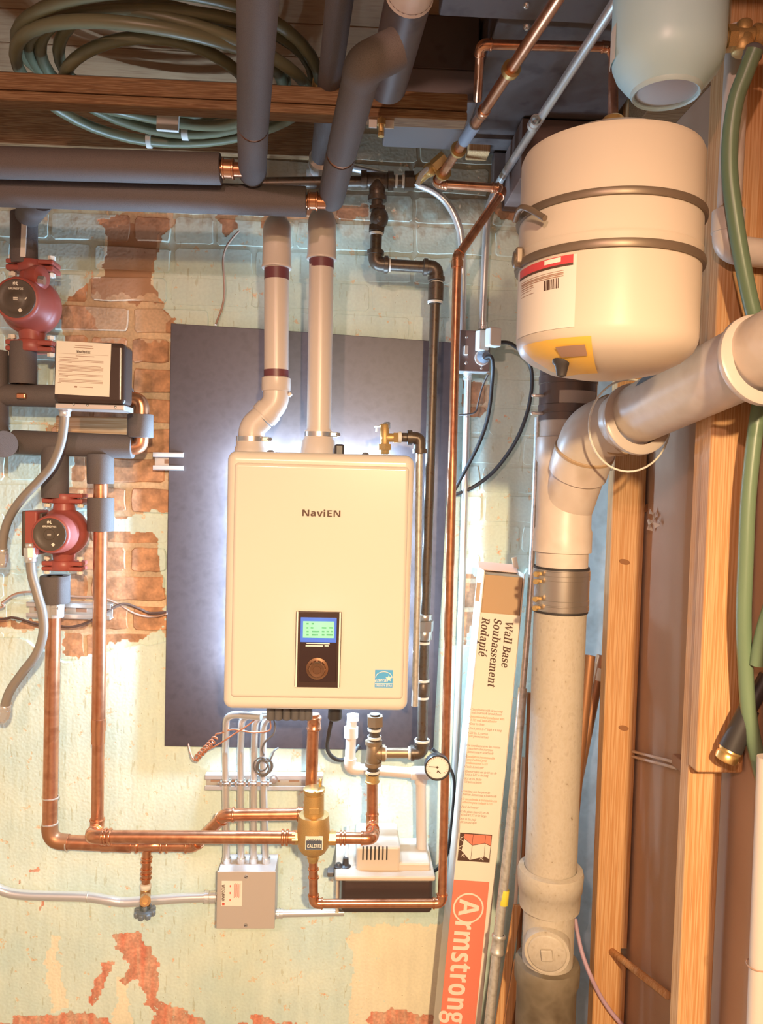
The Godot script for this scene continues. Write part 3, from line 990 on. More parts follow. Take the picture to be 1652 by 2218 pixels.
func pump(th: Node3D, c: Vector3, k: float, box_side: float) -> void:
	# c is the centre of the black nameplate; k metres per photo pixel there
	var red: Material = mats["pump_red"]
	var bz := c.z - 0.10
	var ax := Vector3(0, 0, 1)
	var ctr := Vector3(c.x, c.y, bz)
	var v := mb().lathe(ctr - ax * 0.02, ax, [Vector2(0, 0), Vector2(0, 50 * k), Vector2(0.014, 54 * k), Vector2(0.036, 54 * k), Vector2(0.048, 49 * k), Vector2(0.055, 44 * k), Vector2(0.108, 41 * k), Vector2(0.116, 39 * k), Vector2(0.118, 36 * k), Vector2(0.118, 0)], 36)
	part("motor_housing", v, red, th)
	for s in [-1.0, 1.0]:
		part("volute", mb().cone(ctr + Vector3(0, s * 34 * k, 0), ctr + Vector3(0, s * 84 * k, 0), 26 * k, 19 * k, 20), red, th)
	for s in [-1.0, 1.0]:
		var y: float = c.y + s * 74 * k
		var g := mb()
		for q in [[-5.0, 10.0], [6.5, 9.0]]:
			g.rbox(Basis(), Vector3(c.x + 2 * k, y + s * q[0] * k, bz), Vector3(88 * k, q[1] * k, 40 * k), 3 * k, 2)
		g.cyl(Vector3(c.x, y - 11 * k, bz), Vector3(c.x, y + 11 * k, bz), 27 * k, 0.002, 22)
		part("flange", g, red, th)
		for sx in [-1.0, 1.0]:
			var bx: float = c.x + 2 * k + sx * 36 * k
			var b := mb().cyl(Vector3(bx, y - 20 * k, bz + 6 * k), Vector3(bx, y + 20 * k, bz + 6 * k), 3.2 * k, 0.0005, 10)
			b.hexa(Vector3(bx, y - 19 * k, bz + 6 * k), Vector3(bx, y - 12 * k, bz + 6 * k), 7 * k)
			b.hexa(Vector3(bx, y + 13 * k, bz + 6 * k), Vector3(bx, y + 20 * k, bz + 6 * k), 7 * k)
			part("flange_bolt", b, mats["label_cream"], th)
	var fx := Vector3(c.x, c.y, bz + 0.098)
	part("nameplate", mb().lathe(fx, ax, [Vector2(0, 35 * k), Vector2(0.002, 34 * k), Vector2(0.0022, 26 * k), Vector2(0.0018, 25.5 * k), Vector2(0.0022, 12 * k), Vector2(0.0035, 11 * k), Vector2(0.0035, 0)], 36), mats["pump_face"], th, "round black pump nameplate")
	part("lettering", words("GRUNDFOS", Basis(), fx + Vector3(0, 17 * k, 0.0026), 3.6 * k, false, true, 0, false, 0.0004), mats["label_cream"], th)
	var em := mb()
	for q in [[0.7, -2.0], [-0.7, 2.0]]: em.rbox(Basis(Vector3(0, 0, 1), q[0]), fx + Vector3(q[1] * k * 0.3, 26 * k, 0.0027), Vector3(9 * k, 2 * k, 0.0004), 0.0001)
	em.rbox(Basis(), fx + Vector3(-3.4 * k, 26 * k, 0.0027), Vector3(3 * k, 5 * k, 0.0004), 0.0001)
	part("emblem", em, mats["label_cream"], th)
	for q in [[0, 1, 8, 1.5, 0, 0.0039], [0, -2, 8, 1.5, 0, 0.0039], [8, -21, 6, 6, 0.7, 0.0027], [18, 0, 5, 2, 0.9, 0.0027]]:
		part("printed_mark", mb().rbox(Basis(Vector3(0, 0, 1), q[4]), fx + Vector3(q[0] * k, q[1] * k, q[5]), Vector3(q[2] * k, q[3] * k, 0.0004), 0.0001), mats["label_cream"], th)
	if box_side != 0.0:
		var tb := mb().rbox(Basis(), Vector3(c.x - 50 * k, c.y, bz + 0.03), Vector3(30 * k, 96 * k, 0.085), 0.006, 2)
		part("terminal_box", tb, red, th)
		var tb2 := mb().rbox(Basis(), Vector3(c.x - 63 * k, c.y - 1 * k, bz + 0.03), Vector3(8 * k, 97 * k, 0.09), 0.004)
		tb2.rbox(Basis(), Vector3(c.x - 36 * k, c.y + 34 * k, bz + 0.03), Vector3(12 * k, 18 * k, 0.05), 0.004)
		tb2.rbox(Basis(), Vector3(c.x - 36 * k, c.y - 38 * k, bz + 0.03), Vector3(12 * k, 12 * k, 0.05), 0.004)
		part("terminal_cover", tb2, mats["pump_face"], th)

func left_piping() -> void:
	var z := 0.14
	var th := thing("insulated_manifold", "copper heating manifold wrapped in dark foam pipe insulation, left of the boiler", "pipework", P(120, 1080, z))
	var k := U(1.0, z)
	# header behind the relay box
	sleeve(th, P(-420, 845, z), P(277, 862, z), 23.5 * k)
	sleeve(th, P(50, 832, z), P(50, 742, z), 27 * k)
	part("pipe", mb().cyl(P(49, 860, z), P(50, 826, z), 8.5 * k), mats["copper"], th)
	part("tee", mb().rbox(Basis(), P(48, 858, z + 0.028), Vector3(20 * k, 12 * k, 0.02), 0.004), mats["copper_fitting"], th)
	# upper riser over the upper pump
	sleeve(th, P(52, 574, z), P(52, 462, z), 27 * k)
	sleeve(th, P(58, 470, z), P(90, 428, 0.34), 25 * k)
	part("adhesive_strip", mb().rbox(Basis(Vector3(0, 0, 1), -0.03), P(51, 519, z + 28.5 * k), Vector3(11 * k, 70 * k, 0.002), 0.0005), mats["paper_white"], th, "narrow white paper strip on the foam")
	part("pipe", mb().cyl(P(52, 585, z), P(52, 566, z), 14 * k), mats["copper"], th)
	# lower header
	sleeve(th, P(30, 957, z), P(288, 968, z), 25.5 * k)
	sleeve(th, P(119, 968, z), P(119, 1078, z), 27.5 * k)
	sleeve(th, P(217, 984, z), P(218, 1048, z), 27.5 * k)
	sleeve(th, P(218, 1078, z), P(218, 1150, z), 27.5 * k)
	sleeve(th, P(119, 1306, z - 0.03), P(119, 1247, z - 0.03), 31 * k)
	# return bend at the right end
	var ub := fillet([P(262, 863, z), P(308, 864, z), P(306, 970, z), P(270, 969, z)], 0.045, 8)
	part("return_bend", mb().tube(ub, 15 * k, 20), mats["copper"], th, "copper return bend")
	sleeve(th, P(304, 898, z), P(304, 948, z), 27 * k)
	sleeve(th, P(276, 862, z), P(286, 862, z), 22 * k)
	# insulated drop at the very edge of the picture
	sleeve(th, P(-8, 760, z), P(-8, 945, z), 24 * k)
	part("foam_elbow", mb().tube(fillet([P(-8, 930, z), P(-8, 958, z), P(8, 962, 0.24)], 0.02), 27 * k, 22), mats["foam"], th)
	part("pipe", mb().tube([P(218, 1040, z), P(218, 1090, z)], 15 * k), mats["copper"], th)
	# brace board between the headers
	solo("brace_board", mb().slab(P(128, 942, 0.02), P(300, 905, 0.045), 0.003), mats["brace_wood"], "short pale wooden board on the wall between the two insulated headers", "board", P(215, 940, 0.02))
	# pumps
	var p1 := thing("circulator_pump", "dark red circulator pump at the left edge below the white-striped foam pipe", "pump", P(40, 745, z), "red circulator pumps")
	pump(p1, P(34, 646, 0.235), U(1.15, 0.2), 0.0)
	var bl := mb().lathe(P(66, 602, 0.17), Vector3(0.9, 0, 0.3), [Vector2(0, 20 * k), Vector2(0.02, 25 * k), Vector2(0.035, 24 * k), Vector2(0.045, 14 * k), Vector2(0.046, 0)], 20)
	part("swivel_boss", bl, mats["pump_red"], p1)
	part("flange_bolt", mb().hexa(P(84, 606, 0.2), P(97, 608, 0.2), 9 * k), mats["steel_bright"], p1)
	var p2 := thing("circulator_pump", "red circulator pump with a black nameplate and terminal box, left of the long copper riser", "pump", P(118, 1244, z), "red circulator pumps")
	pump(p2, P(107, 1158, 0.235), U(1.0, 0.21), 1.0)
	# relay box
	var zf := 0.30
	var a := P(114, 873, zf)
	var b := P(271, 742, zf)
	var rb := thing("relay_box", "black boxed boiler control with a cream instruction sheet on its front", "control box", Vector3((a.x + b.x) / 2, a.y, 0.26))
	var c := (a + b) / 2
	var sz := Vector3(b.x - a.x, b.y - a.y, 0.075)
	part("cover", mb().rbox(Basis(), c + Vector3(0, 0, -0.0375), sz, 0.014, 3), mat("box_black", lin(0.06, 0.04, 0.035), 0.22), rb)
	part("base_flange", mb().rbox(Basis(), Vector3(c.x + 0.002, a.y - 0.006, zf - 0.042), Vector3(sz.x * 0.97, 0.013, 0.078), 0.002), mats["galvanised"], rb, "galvanised metal base strip")
	var lc := P(180, 799, zf)
	var lw := U(114, zf)
	var lh := U(112, zf)
	var ob := Basis(Vector3(0, 0, 1), -0.025)
	var lb := part("instruction_label", mb().rbox(ob, lc + Vector3(0, 0, 0.0005), Vector3(lw, lh, 0.001), 0.0003), mats["label_cream"], rb, "cream printed instruction label")
	var tx := mb()
	var rows := [[0.43, 0.0, 0.32, 0.010], [0.39, 0.0, 0.36, 0.010], [0.27, 0.0, 0.92, 0.004], [0.235, 0.03, 0.34, 0.010], [0.195, -0.27, 0.36, 0.008], [0.155, -0.03, 0.80, 0.008], [0.13, -0.03, 0.80, 0.008], [0.105, -0.33, 0.24, 0.008], [0.05, -0.05, 0.76, 0.008], [0.028, -0.03, 0.80, 0.008], [0.005, -0.03, 0.80, 0.008], [-0.018, -0.03, 0.80, 0.008], [-0.042, -0.05, 0.74, 0.008], [-0.062, -0.32, 0.25, 0.008], [-0.11, -0.03, 0.80, 0.008], [-0.135, -0.03, 0.80, 0.008], [-0.158, -0.36, 0.18, 0.008], [-0.21, -0.03, 0.80, 0.008], [-0.235, -0.03, 0.80, 0.008], [-0.26, -0.03, 0.80, 0.008], [-0.282, -0.42, 0.06, 0.008], [-0.345, 0.07, 0.25, 0.010], [-0.345, -0.12, 0.05, 0.03]]
	for q in rows:
		tx.rbox(ob, lc + ob * Vector3(q[1] * lw, q[0] * lh, 0.0012), Vector3(q[2] * lw, q[3] * lh, 0.0004), 0.0001)
	part("printed_lines", tx, mats["ink_soft"], lb)
	part("lettering", words("WeatherDoc", ob, lc + ob * Vector3(0.0, 0.315 * lh, 0.0012), lh * 0.05, false, true, 0, false, 0.0005, 0.62), mats["ink_brown"], lb)
	var sx := mb()
	for q in [[160, 876], [190, 878], [250, 882]]: sx.ball(P(q[0], q[1], zf - 0.005), 0.004)
	part("base_screw", sx, mats["steel_bright"], rb)
	# flexible conduits
	flex("flexible_conduit", "grey flexible conduit curving down from the black relay box to the left edge", [[141, 880, 0.255], [139, 915, 0.255], [131, 962, 0.25], [112, 1008, 0.24], [84, 1042, 0.23], [48, 1080, 0.22], [22, 1118, 0.2], [8, 1160, 0.19], [5, 1208, 0.18]], 9.5, [141, 880, 0.255], [7, 1214, 0.18])
	flex("flexible_conduit", "grey flexible conduit hanging below the red pump and curving to the left edge", [[66, 1196, 0.20], [68, 1240, 0.20], [80, 1285, 0.20], [92, 1330, 0.20], [93, 1375, 0.20], [78, 1418, 0.20], [48, 1458, 0.19], [20, 1500, 0.18], [7, 1545, 0.17]], 10.0, [66, 1200, 0.20], [5, 1552, 0.17])

func flex(called: String, label: String, pts: Array, rp: float, c0: Array, c1: Array) -> void:
	var w := smooth(PP(pts), 26)
	var th := thing(called, label, "conduit", w[-1], "grey flexible conduits")
	var rr := []
	var k := U(rp, pts[0][2])
	for i in w.size(): rr.append(k * (1.0 if i % 2 == 0 else 0.965))
	part("corrugated_tube", mb().tube(w, rr, 16), mat("flex_grey", lin(0.30, 0.26, 0.225), 0.42, 0.15), th)
	for c in [[w[0], w[6]], [w[-1], w[-8]]]:
		var d: Vector3 = (c[1] - c[0]).normalized()
		var g := mb().hexa(c[0] - d * 0.012, c[0] + d * 0.012, k * 1.45, 8)
		g.cyl(c[0] + d * 0.010, c[0] + d * 0.026, k * 1.2, 0.002)
		g.cyl(c[0] - d * 0.024, c[0] - d * 0.01, k * 1.1, 0.002)
		part("connector", g, mats["galvanised"], th, "metal conduit connector")

# ---------- copper heating pipes, air separator, condensate pump
func beads(th: Node3D, list: Array, r: float, d: Vector3, f := 1.28) -> void:
	for c in list:
		var m := mb()
		bead_ring(m, c, d.normalized(), r, f)
		part("press_ring", m, mats["copper_fitting"], th)

func lower_piping() -> void:
	var cu: Material = mats["copper"]
	var cf: Material = mats["copper_fitting"]
	var z := 0.10
	# return riser: from the pump down, along the wall, up over to the boiler
	var th := thing("copper_return_pipe", "thick copper pipe dropping from the red pump, then low along the wall to the boiler", "copper pipe", P(104, 1830, z))
	var r := U(15.5, z)
	var run := [P(116, 1300, z), P(107, 1822, z), P(285, 1831, z)]
	plumb(th, run, r, cu, mats["copper_dull"], 1.10, 2.0, 0.0)
	for q in [[110, 1727, 0], [108, 1783, 0], [146, 1826, 1]]:
		var d := Vector3(1, 0, 0) if q[2] == 1 else Vector3(0.01, 1, 0).normalized()
		part("solder_ring", mb().lathe(P(q[0], q[1], z) - d * 0.002, d, [Vector2(0, r), Vector2(0.0005, r * 1.13), Vector2(0.0035, r * 1.13), Vector2(0.004, r)], 22), mats["solder"], th)
	part("reducer", mb().lathe(P(222, 1828, z), Vector3(1, 0, 0), [Vector2(0, r * 1.08), Vector2(0.02, r * 1.08), Vector2(0.045, r * 0.82), Vector2(0.075, r * 0.82)], 20), cf, th)
	# saddle strap on the channel
	var rc := mb().ring(P(116, 1336, z), P(117, 1306, z), r * 0.95, r * 1.35, 20)
	rc.rbox(Basis(), P(119, 1320, z + r * 1.4), Vector3(0.016, U(24, z), 0.012), 0.002)
	rc.hexa(P(114, 1318, z + r * 1.5), P(127, 1318, z + r * 1.5), 0.0045)
	part("pipe_strap", rc, mats["galvanised"], th)
	var r2 := r * 0.82
	var leg := [P(280, 1831, z), P(420, 1832, z), P(488, 1765, 0.17), P(672, 1763, 0.17), P(679, 1546, 0.17)]
	plumb(th, leg, r2, cu, cf, 1.12, 1.6, 1.28)
	beads(th, [P(297, 1831, z), P(350, 1831, z), P(362, 1831, z)], r2 * 1.03, Vector3(1, 0, 0))
	part("tee_body", mb().cyl(P(296, 1831, z), P(352, 1831, z), r2 * 1.1), cf, th)
	coupling(th, P(680, 1566, 0.17), Vector3.UP, U(30, 0.17), r2 * 1.12, mats["copper_fitting"], "adapter")
	# drain cock under the tee
	var dv := thing("drain_valve", "brass drain cock with a blue grey wheel handle hanging under the copper tee", "valve", P(314, 1992, z))
	var rd := U(9.5, z)
	part("stub", mb().tube([P(318, 1836, z), P(316, 1912, z)], rd, 18), cu, dv)
	beads(dv, [P(318, 1858, z), P(317, 1866, z), P(317, 1882, z), P(316.5, 1892, z), P(316, 1902, z)], rd, Vector3.UP, 1.32)
	part("thread_tape", mb().cyl(P(315.5, 1925, z), P(315.7, 1915, z), rd * 1.25), mats["pipe_dope"], dv)
	var vb := mb().cyl(P(314.5, 1962, z), P(315.5, 1924, z), rd * 1.15, 0.002)
	vb.tube(fillet([P(315, 1940, z), P(315, 1945, 0.14), P(314.5, 1950, 0.165)], 0.01), rd * 1.02, 16)
	vb.ring(P(314.5, 1948, 0.155), P(314.5, 1952, 0.172), rd * 0.72, rd * 1.2, 22)
	part("valve_body", vb, mat("brass_dark", lin(0.50, 0.29, 0.13), 0.35, 0.8), dv)
	var hz := 0.115
	var hw := mb()
	var hc := P(314, 1975, hz)
	hw.cyl(P(314, 1964, hz), P(314, 1985, hz), 0.006)
	for kk in 8:
		var a := TAU * kk / 8.0 + 0.2
		hw.rbox(Basis(Vector3.UP, -a), hc + Vector3(cos(a), 0, sin(a)) * 0.021 + Vector3(0, -0.004 * sin(a), 0), Vector3(0.017, 0.016, 0.014), 0.005, 2)
	hw.ring(hc + Vector3(0, -0.006, 0), hc + Vector3(0, 0.006, 0), 0.012, 0.025, 24)
	part("wheel_handle", hw, mat("handle_blue_grey", lin(0.16, 0.19, 0.22), 0.4), dv)
	# supply riser and its run to the air separator
	var zs := 0.145
	var zd := 0.225
	var s := thing("copper_supply_pipe", "copper pipe dropping from the foam manifold and running right into the brass air separator", "copper pipe", P(211, 1800, zs))
	var r3 := U(14.5, 0.16)
	part("pipe", mb().tube([P(218, 1140, zs), P(213, 1575, zs)], r3, 20), cu, s)
	part("pipe", mb().tube([P(213, 1575, zs), P(211, 1770, zs)], r3 * 0.90, 20), cu, s)
	var cz := mb().lathe(P(212.6, 1610, zs), P(213.6, 1555, zs) - P(212.6, 1610, zs), [Vector2(0, r3 * 0.9), Vector2(0.0, r3 * 1.0), Vector2(0.03, r3 * 1.0), Vector2(0.036, r3 * 1.09), Vector2(0.066, r3 * 1.09), Vector2(0.067, r3)], 22)
	part("coupling", cz, cf, s)
	plumb(s, [P(211, 1765, zs), P(210, 1797, zs), P(197, 1812, zd), P(640, 1814, zd)], r3 * 0.92, cu, cf, 1.13, 1.5, 1.25)
	beads(s, [P(229, 1812, zd), P(238, 1812, zd), P(612, 1814, zd), P(622, 1814, zd)], r3 * 0.95, Vector3(1, 0, 0))
	# brass air separator
	var a := thing("air_separator", "golden brass air separator with a small label at the end of the copper run", "air separator", P(678, 1862, zd))
	var k := U(1.0, zd)
	var bc: Material = mats["brass_cast"]
	var o := P(678, 1852, zd)
	var ax := (P(680.5, 1700, zd) - o).normalized()
	var f := func(py: float) -> float: return (1852.0 - py) * k
	part("body", mb().lathe(o, ax, [Vector2(0, 0), Vector2(0, 14 * k), Vector2(f.call(1848), 17 * k), Vector2(f.call(1843), 27 * k), Vector2(f.call(1832), 34 * k), Vector2(f.call(1815), 37 * k), Vector2(f.call(1797), 36 * k), Vector2(f.call(1775), 34.5 * k), Vector2(f.call(1764), 34 * k), Vector2(f.call(1761), 33 * k), Vector2(f.call(1760), 21 * k)], 40), bc, a)
	part("neck", mb().lathe(o, ax, [Vector2(f.call(1762), 22.5 * k), Vector2(f.call(1716), 22 * k), Vector2(f.call(1714), 19.5 * k), Vector2(f.call(1711), 19.5 * k)], 36), bc, a)
	part("neck_flat", mb().rbox(Basis(), P(680, 1757, zd + 22 * k), Vector3(22 * k, 14 * k, 5 * k), 0.001), bc, a)
	part("cap", mb().lathe(o, ax, [Vector2(f.call(1713), 21 * k), Vector2(f.call(1710), 23.5 * k), Vector2(f.call(1703), 24 * k), Vector2(f.call(1702), 23 * k), Vector2(f.call(1702), 0)], 36), mats["brass"], a)
	part("vent_stem", mb().cyl(P(693, 1704, zd), P(694, 1686, zd), 3.6 * k, 0.001), mats["brass"], a)
	part("cap_screw", mb().ball(P(681, 1716, zd + 21 * k), 3 * k), mats["brass"], a)
	var nut := mb().hexa(P(648, 1814, zd), P(633, 1814, zd), 15 * k)
	nut.hexa(P(710, 1815, zd), P(727, 1815, zd), 15 * k)
	part("side_nuts", nut, mats["brass"], a)
	part("outlet", mb().lathe(P(678, 1866, zd), ax, [Vector2(0, 0), Vector2(0, 11 * k), Vector2(5 * k, 12 * k), Vector2(8 * k, 14 * k), Vector2(16 * k, 14 * k)], 20), mats["brass"], a)
	var lp := P(680, 1826, zd + 38.5 * k)
	var lb := part("label_plate", mb().rbox(Basis(), lp, Vector3(38 * k, 30 * k, 0.003), 0.001), mats["label_cream"], a, "small cream and blue label")
	part("label_panel", mb().rbox(Basis(), lp + Vector3(0, -4 * k, 0.0012), Vector3(34 * k, 20 * k, 0.001), 0.0003), mat("label_blue", lin(0.09, 0.11, 0.16), 0.5), lb)
	part("lettering", words("DISCAL", Basis(), lp + Vector3(0, 4.5 * k, 0.0022), 8 * k, false, true, 0.15, false, 0.0004, 0.8), mat("ink_blue", lin(0.10, 0.11, 0.15), 0.5), lb)
	part("lettering", words("CALEFFI", Basis(), lp + Vector3(0, -6 * k, 0.0022), 7 * k, false, true, 0.0, false, 0.0004, 0.8), mats["label_cream"], lb)
	# from the separator up to the boiler
	var u := thing("copper_boiler_connection", "short copper pipe turning up from the separator to the black iron tee under the boiler", "copper pipe", P(805, 1815, zd))
	plumb(u, [P(727, 1815, zd), P(808, 1816, zd), P(806, 1785, 0.15), P(806, 1688, 0.14)], U(12.5, zd), cu, cf, 1.14, 1.5, 1.25)
	beads(u, [P(738, 1815, zd), P(746, 1815, zd), P(806, 1756, 0.14)], U(12.8, zd), Vector3(1, 0, 0))
	coupling(u, P(806, 1684, 0.14), Vector3.UP, U(22, 0.14), U(14.5, 0.14), mats["brass_cast"], "adapter")
	# condensate pump
	var cpz := 0.03
	var ca := P(738, 1980, 0.19)
	var cb := P(938, 1903, 0.19)
	var cp := thing("condensate_pump", "condensate pump with a dark tank and a slotted white motor cover on the wall", "pump", Vector3((ca.x + cb.x) / 2, ca.y, 0.11))
	var cc := (ca + cb) / 2
	part("tank", mb().rbox(Basis(), Vector3(cc.x, cc.y, 0.10), Vector3(cb.x - ca.x, cb.y - ca.y, 0.18), 0.012, 3), mat("tank_brown_black", lin(0.055, 0.035, 0.033), 0.4), cp)
	var la := P(725, 1908, 0.20)
	var lb2 := P(943, 1898, 0.20)
	part("lid", mb().rbox(Basis(), Vector3((la.x + lb2.x) / 2, (la.y + lb2.y) / 2, 0.103), Vector3(lb2.x - la.x, 0.014, 0.20), 0.006, 2), mats["enamel_cream"], cp)
	var ma := P(770, 1902, 0.17)
	var mbb := P(868, 1834, 0.17)
	var mc := (ma + mbb) / 2
	var mcov := part("motor_cover", mb().rbox(Basis(), Vector3(mc.x, mc.y, 0.095), Vector3(mbb.x - ma.x, mbb.y - ma.y, 0.15), 0.010, 3), mats["enamel_cream"], cp)
	var sa := P(860, 1902, 0.17)
	var sb := P(932, 1869, 0.17)
	var sc := (sa + sb) / 2
	part("switch_cover", mb().rbox(Basis(), Vector3(sc.x, sc.y, 0.095), Vector3(sb.x - sa.x, sb.y - sa.y, 0.15), 0.008, 3), mats["enamel_cream"], cp)
	for i in 7:
		part("slot", mb().rbox(Basis(), P(786 + 8.6 * i, 1848, 0.1702), Vector3(U(3.2, 0.17), U(31, 0.17), 0.002), 0.0008), mats["black_plastic"], mcov)
	for q in [[790, 824], [848, 883]]:
		part("cover_tab", mb().rbox(Basis(), P((q[0] + q[1]) / 2.0, 1902, 0.172), Vector3(U(q[1] - q[0], 0.17), U(3, 0.17), 0.003), 0.0008), mats["ink_soft"], cp)
	for q in [[733, 1876, 11, 9], [748, 1884, 12, 22]]:
		var p := P(q[0], q[1], 0.15)
		part("inlet_plug", mb().lathe(Vector3(p.x, lb2.y - 0.002, 0.15), Vector3.UP, [Vector2(0, U(q[2], 0.15)), Vector2(0.004, U(q[2], 0.15)), Vector2(0.008, U(q[2] * 0.6, 0.15)), Vector2(U(q[3], 0.15), U(q[2] * 0.5, 0.15)), Vector2(U(q[3], 0.15), 0)], 16), mats["black_plastic"], cp)
	part("mounting_tab", mb().rbox(Basis(), P(716, 1889, 0.12), Vector3(U(15, 0.12), U(11, 0.12), 0.03), 0.003), mats["dark_grey"], cp)
	part("side_bracket", mb().slab(P(726, 1965, 0.05), P(736, 1895, 0.08), 0.002), mats["enamel_cream"], cp)
	var tube := thing("drain_tube", "clear thin tube standing in the condensate pump lid", "tube", P(752, 1880, 0.15))
	part("tube", mb().tube([P(749, 1880, 0.15), P(751, 1840, 0.14), P(754, 1790, 0.09)], U(4, 0.14), 10), mat("clear_tube", lin(0.62, 0.68, 0.70), 0.25), tube)
	# condensate drain
	var pz := 0.085
	var pw := thing("condensate_pipe", "thin white plastic drain line stepping from the boiler down to the condensate pump", "plastic pipe", P(757, 1668, pz))
	plumb(pw, [P(763, 1548, pz), P(757, 1664, pz), P(911, 1676, pz), P(913, 1880, pz)], U(11.5, pz), mats["pvc"], mats["pvc"], 1.22, 1.3, 0.0)
	part("coupling", mb().lathe(P(760, 1597, pz), Vector3.UP, [Vector2(0, U(12, pz)), Vector2(0, U(15.5, pz)), Vector2(U(23, pz), U(15.5, pz)), Vector2(U(23, pz), U(12, pz))], 20), mats["pvc"], pw)
	part("tee", mb().rbox(Basis(), P(910, 1675, pz), Vector3(U(52, pz), U(30, pz), U(30, pz)), U(14, pz), 3), mats["pvc"], pw)
	part("union", mb().hexa(P(764, 1560, pz), P(764, 1548, pz), U(15, pz)), mats["pvc"], pw)

# ---------- gas line and cold feed
func iron_elbow(th: Node3D, a: Vector3, c: Vector3, b: Vector3, r: float) -> void:
	var w := fillet([c + (a - c).normalized() * r * 2.4, c, c + (b - c).normalized() * r * 2.4], r * 1.5)
	var m := mb().tube(w, r * 1.22, 20)
	for q in [a, b]:
		var d: Vector3 = (q - c).normalized()
		m.lathe(c + d * r * 1.5, d, [Vector2(0, r), Vector2(0.001, r * 1.48), Vector2(r * 0.7, r * 1.48), Vector2(r * 0.9, r)], 20)
	part("elbow", m, mats["black_iron"], th)

func dope(th: Node3D, c: Vector3, d: Vector3, r: float) -> void:
	part("sealant_ring", mb().lathe(c - d * 0.0035, d, [Vector2(0, r), Vector2(0.0005, r * 1.10), Vector2(0.0065, r * 1.14), Vector2(0.007, r)], 18), mats["pipe_dope"], th)

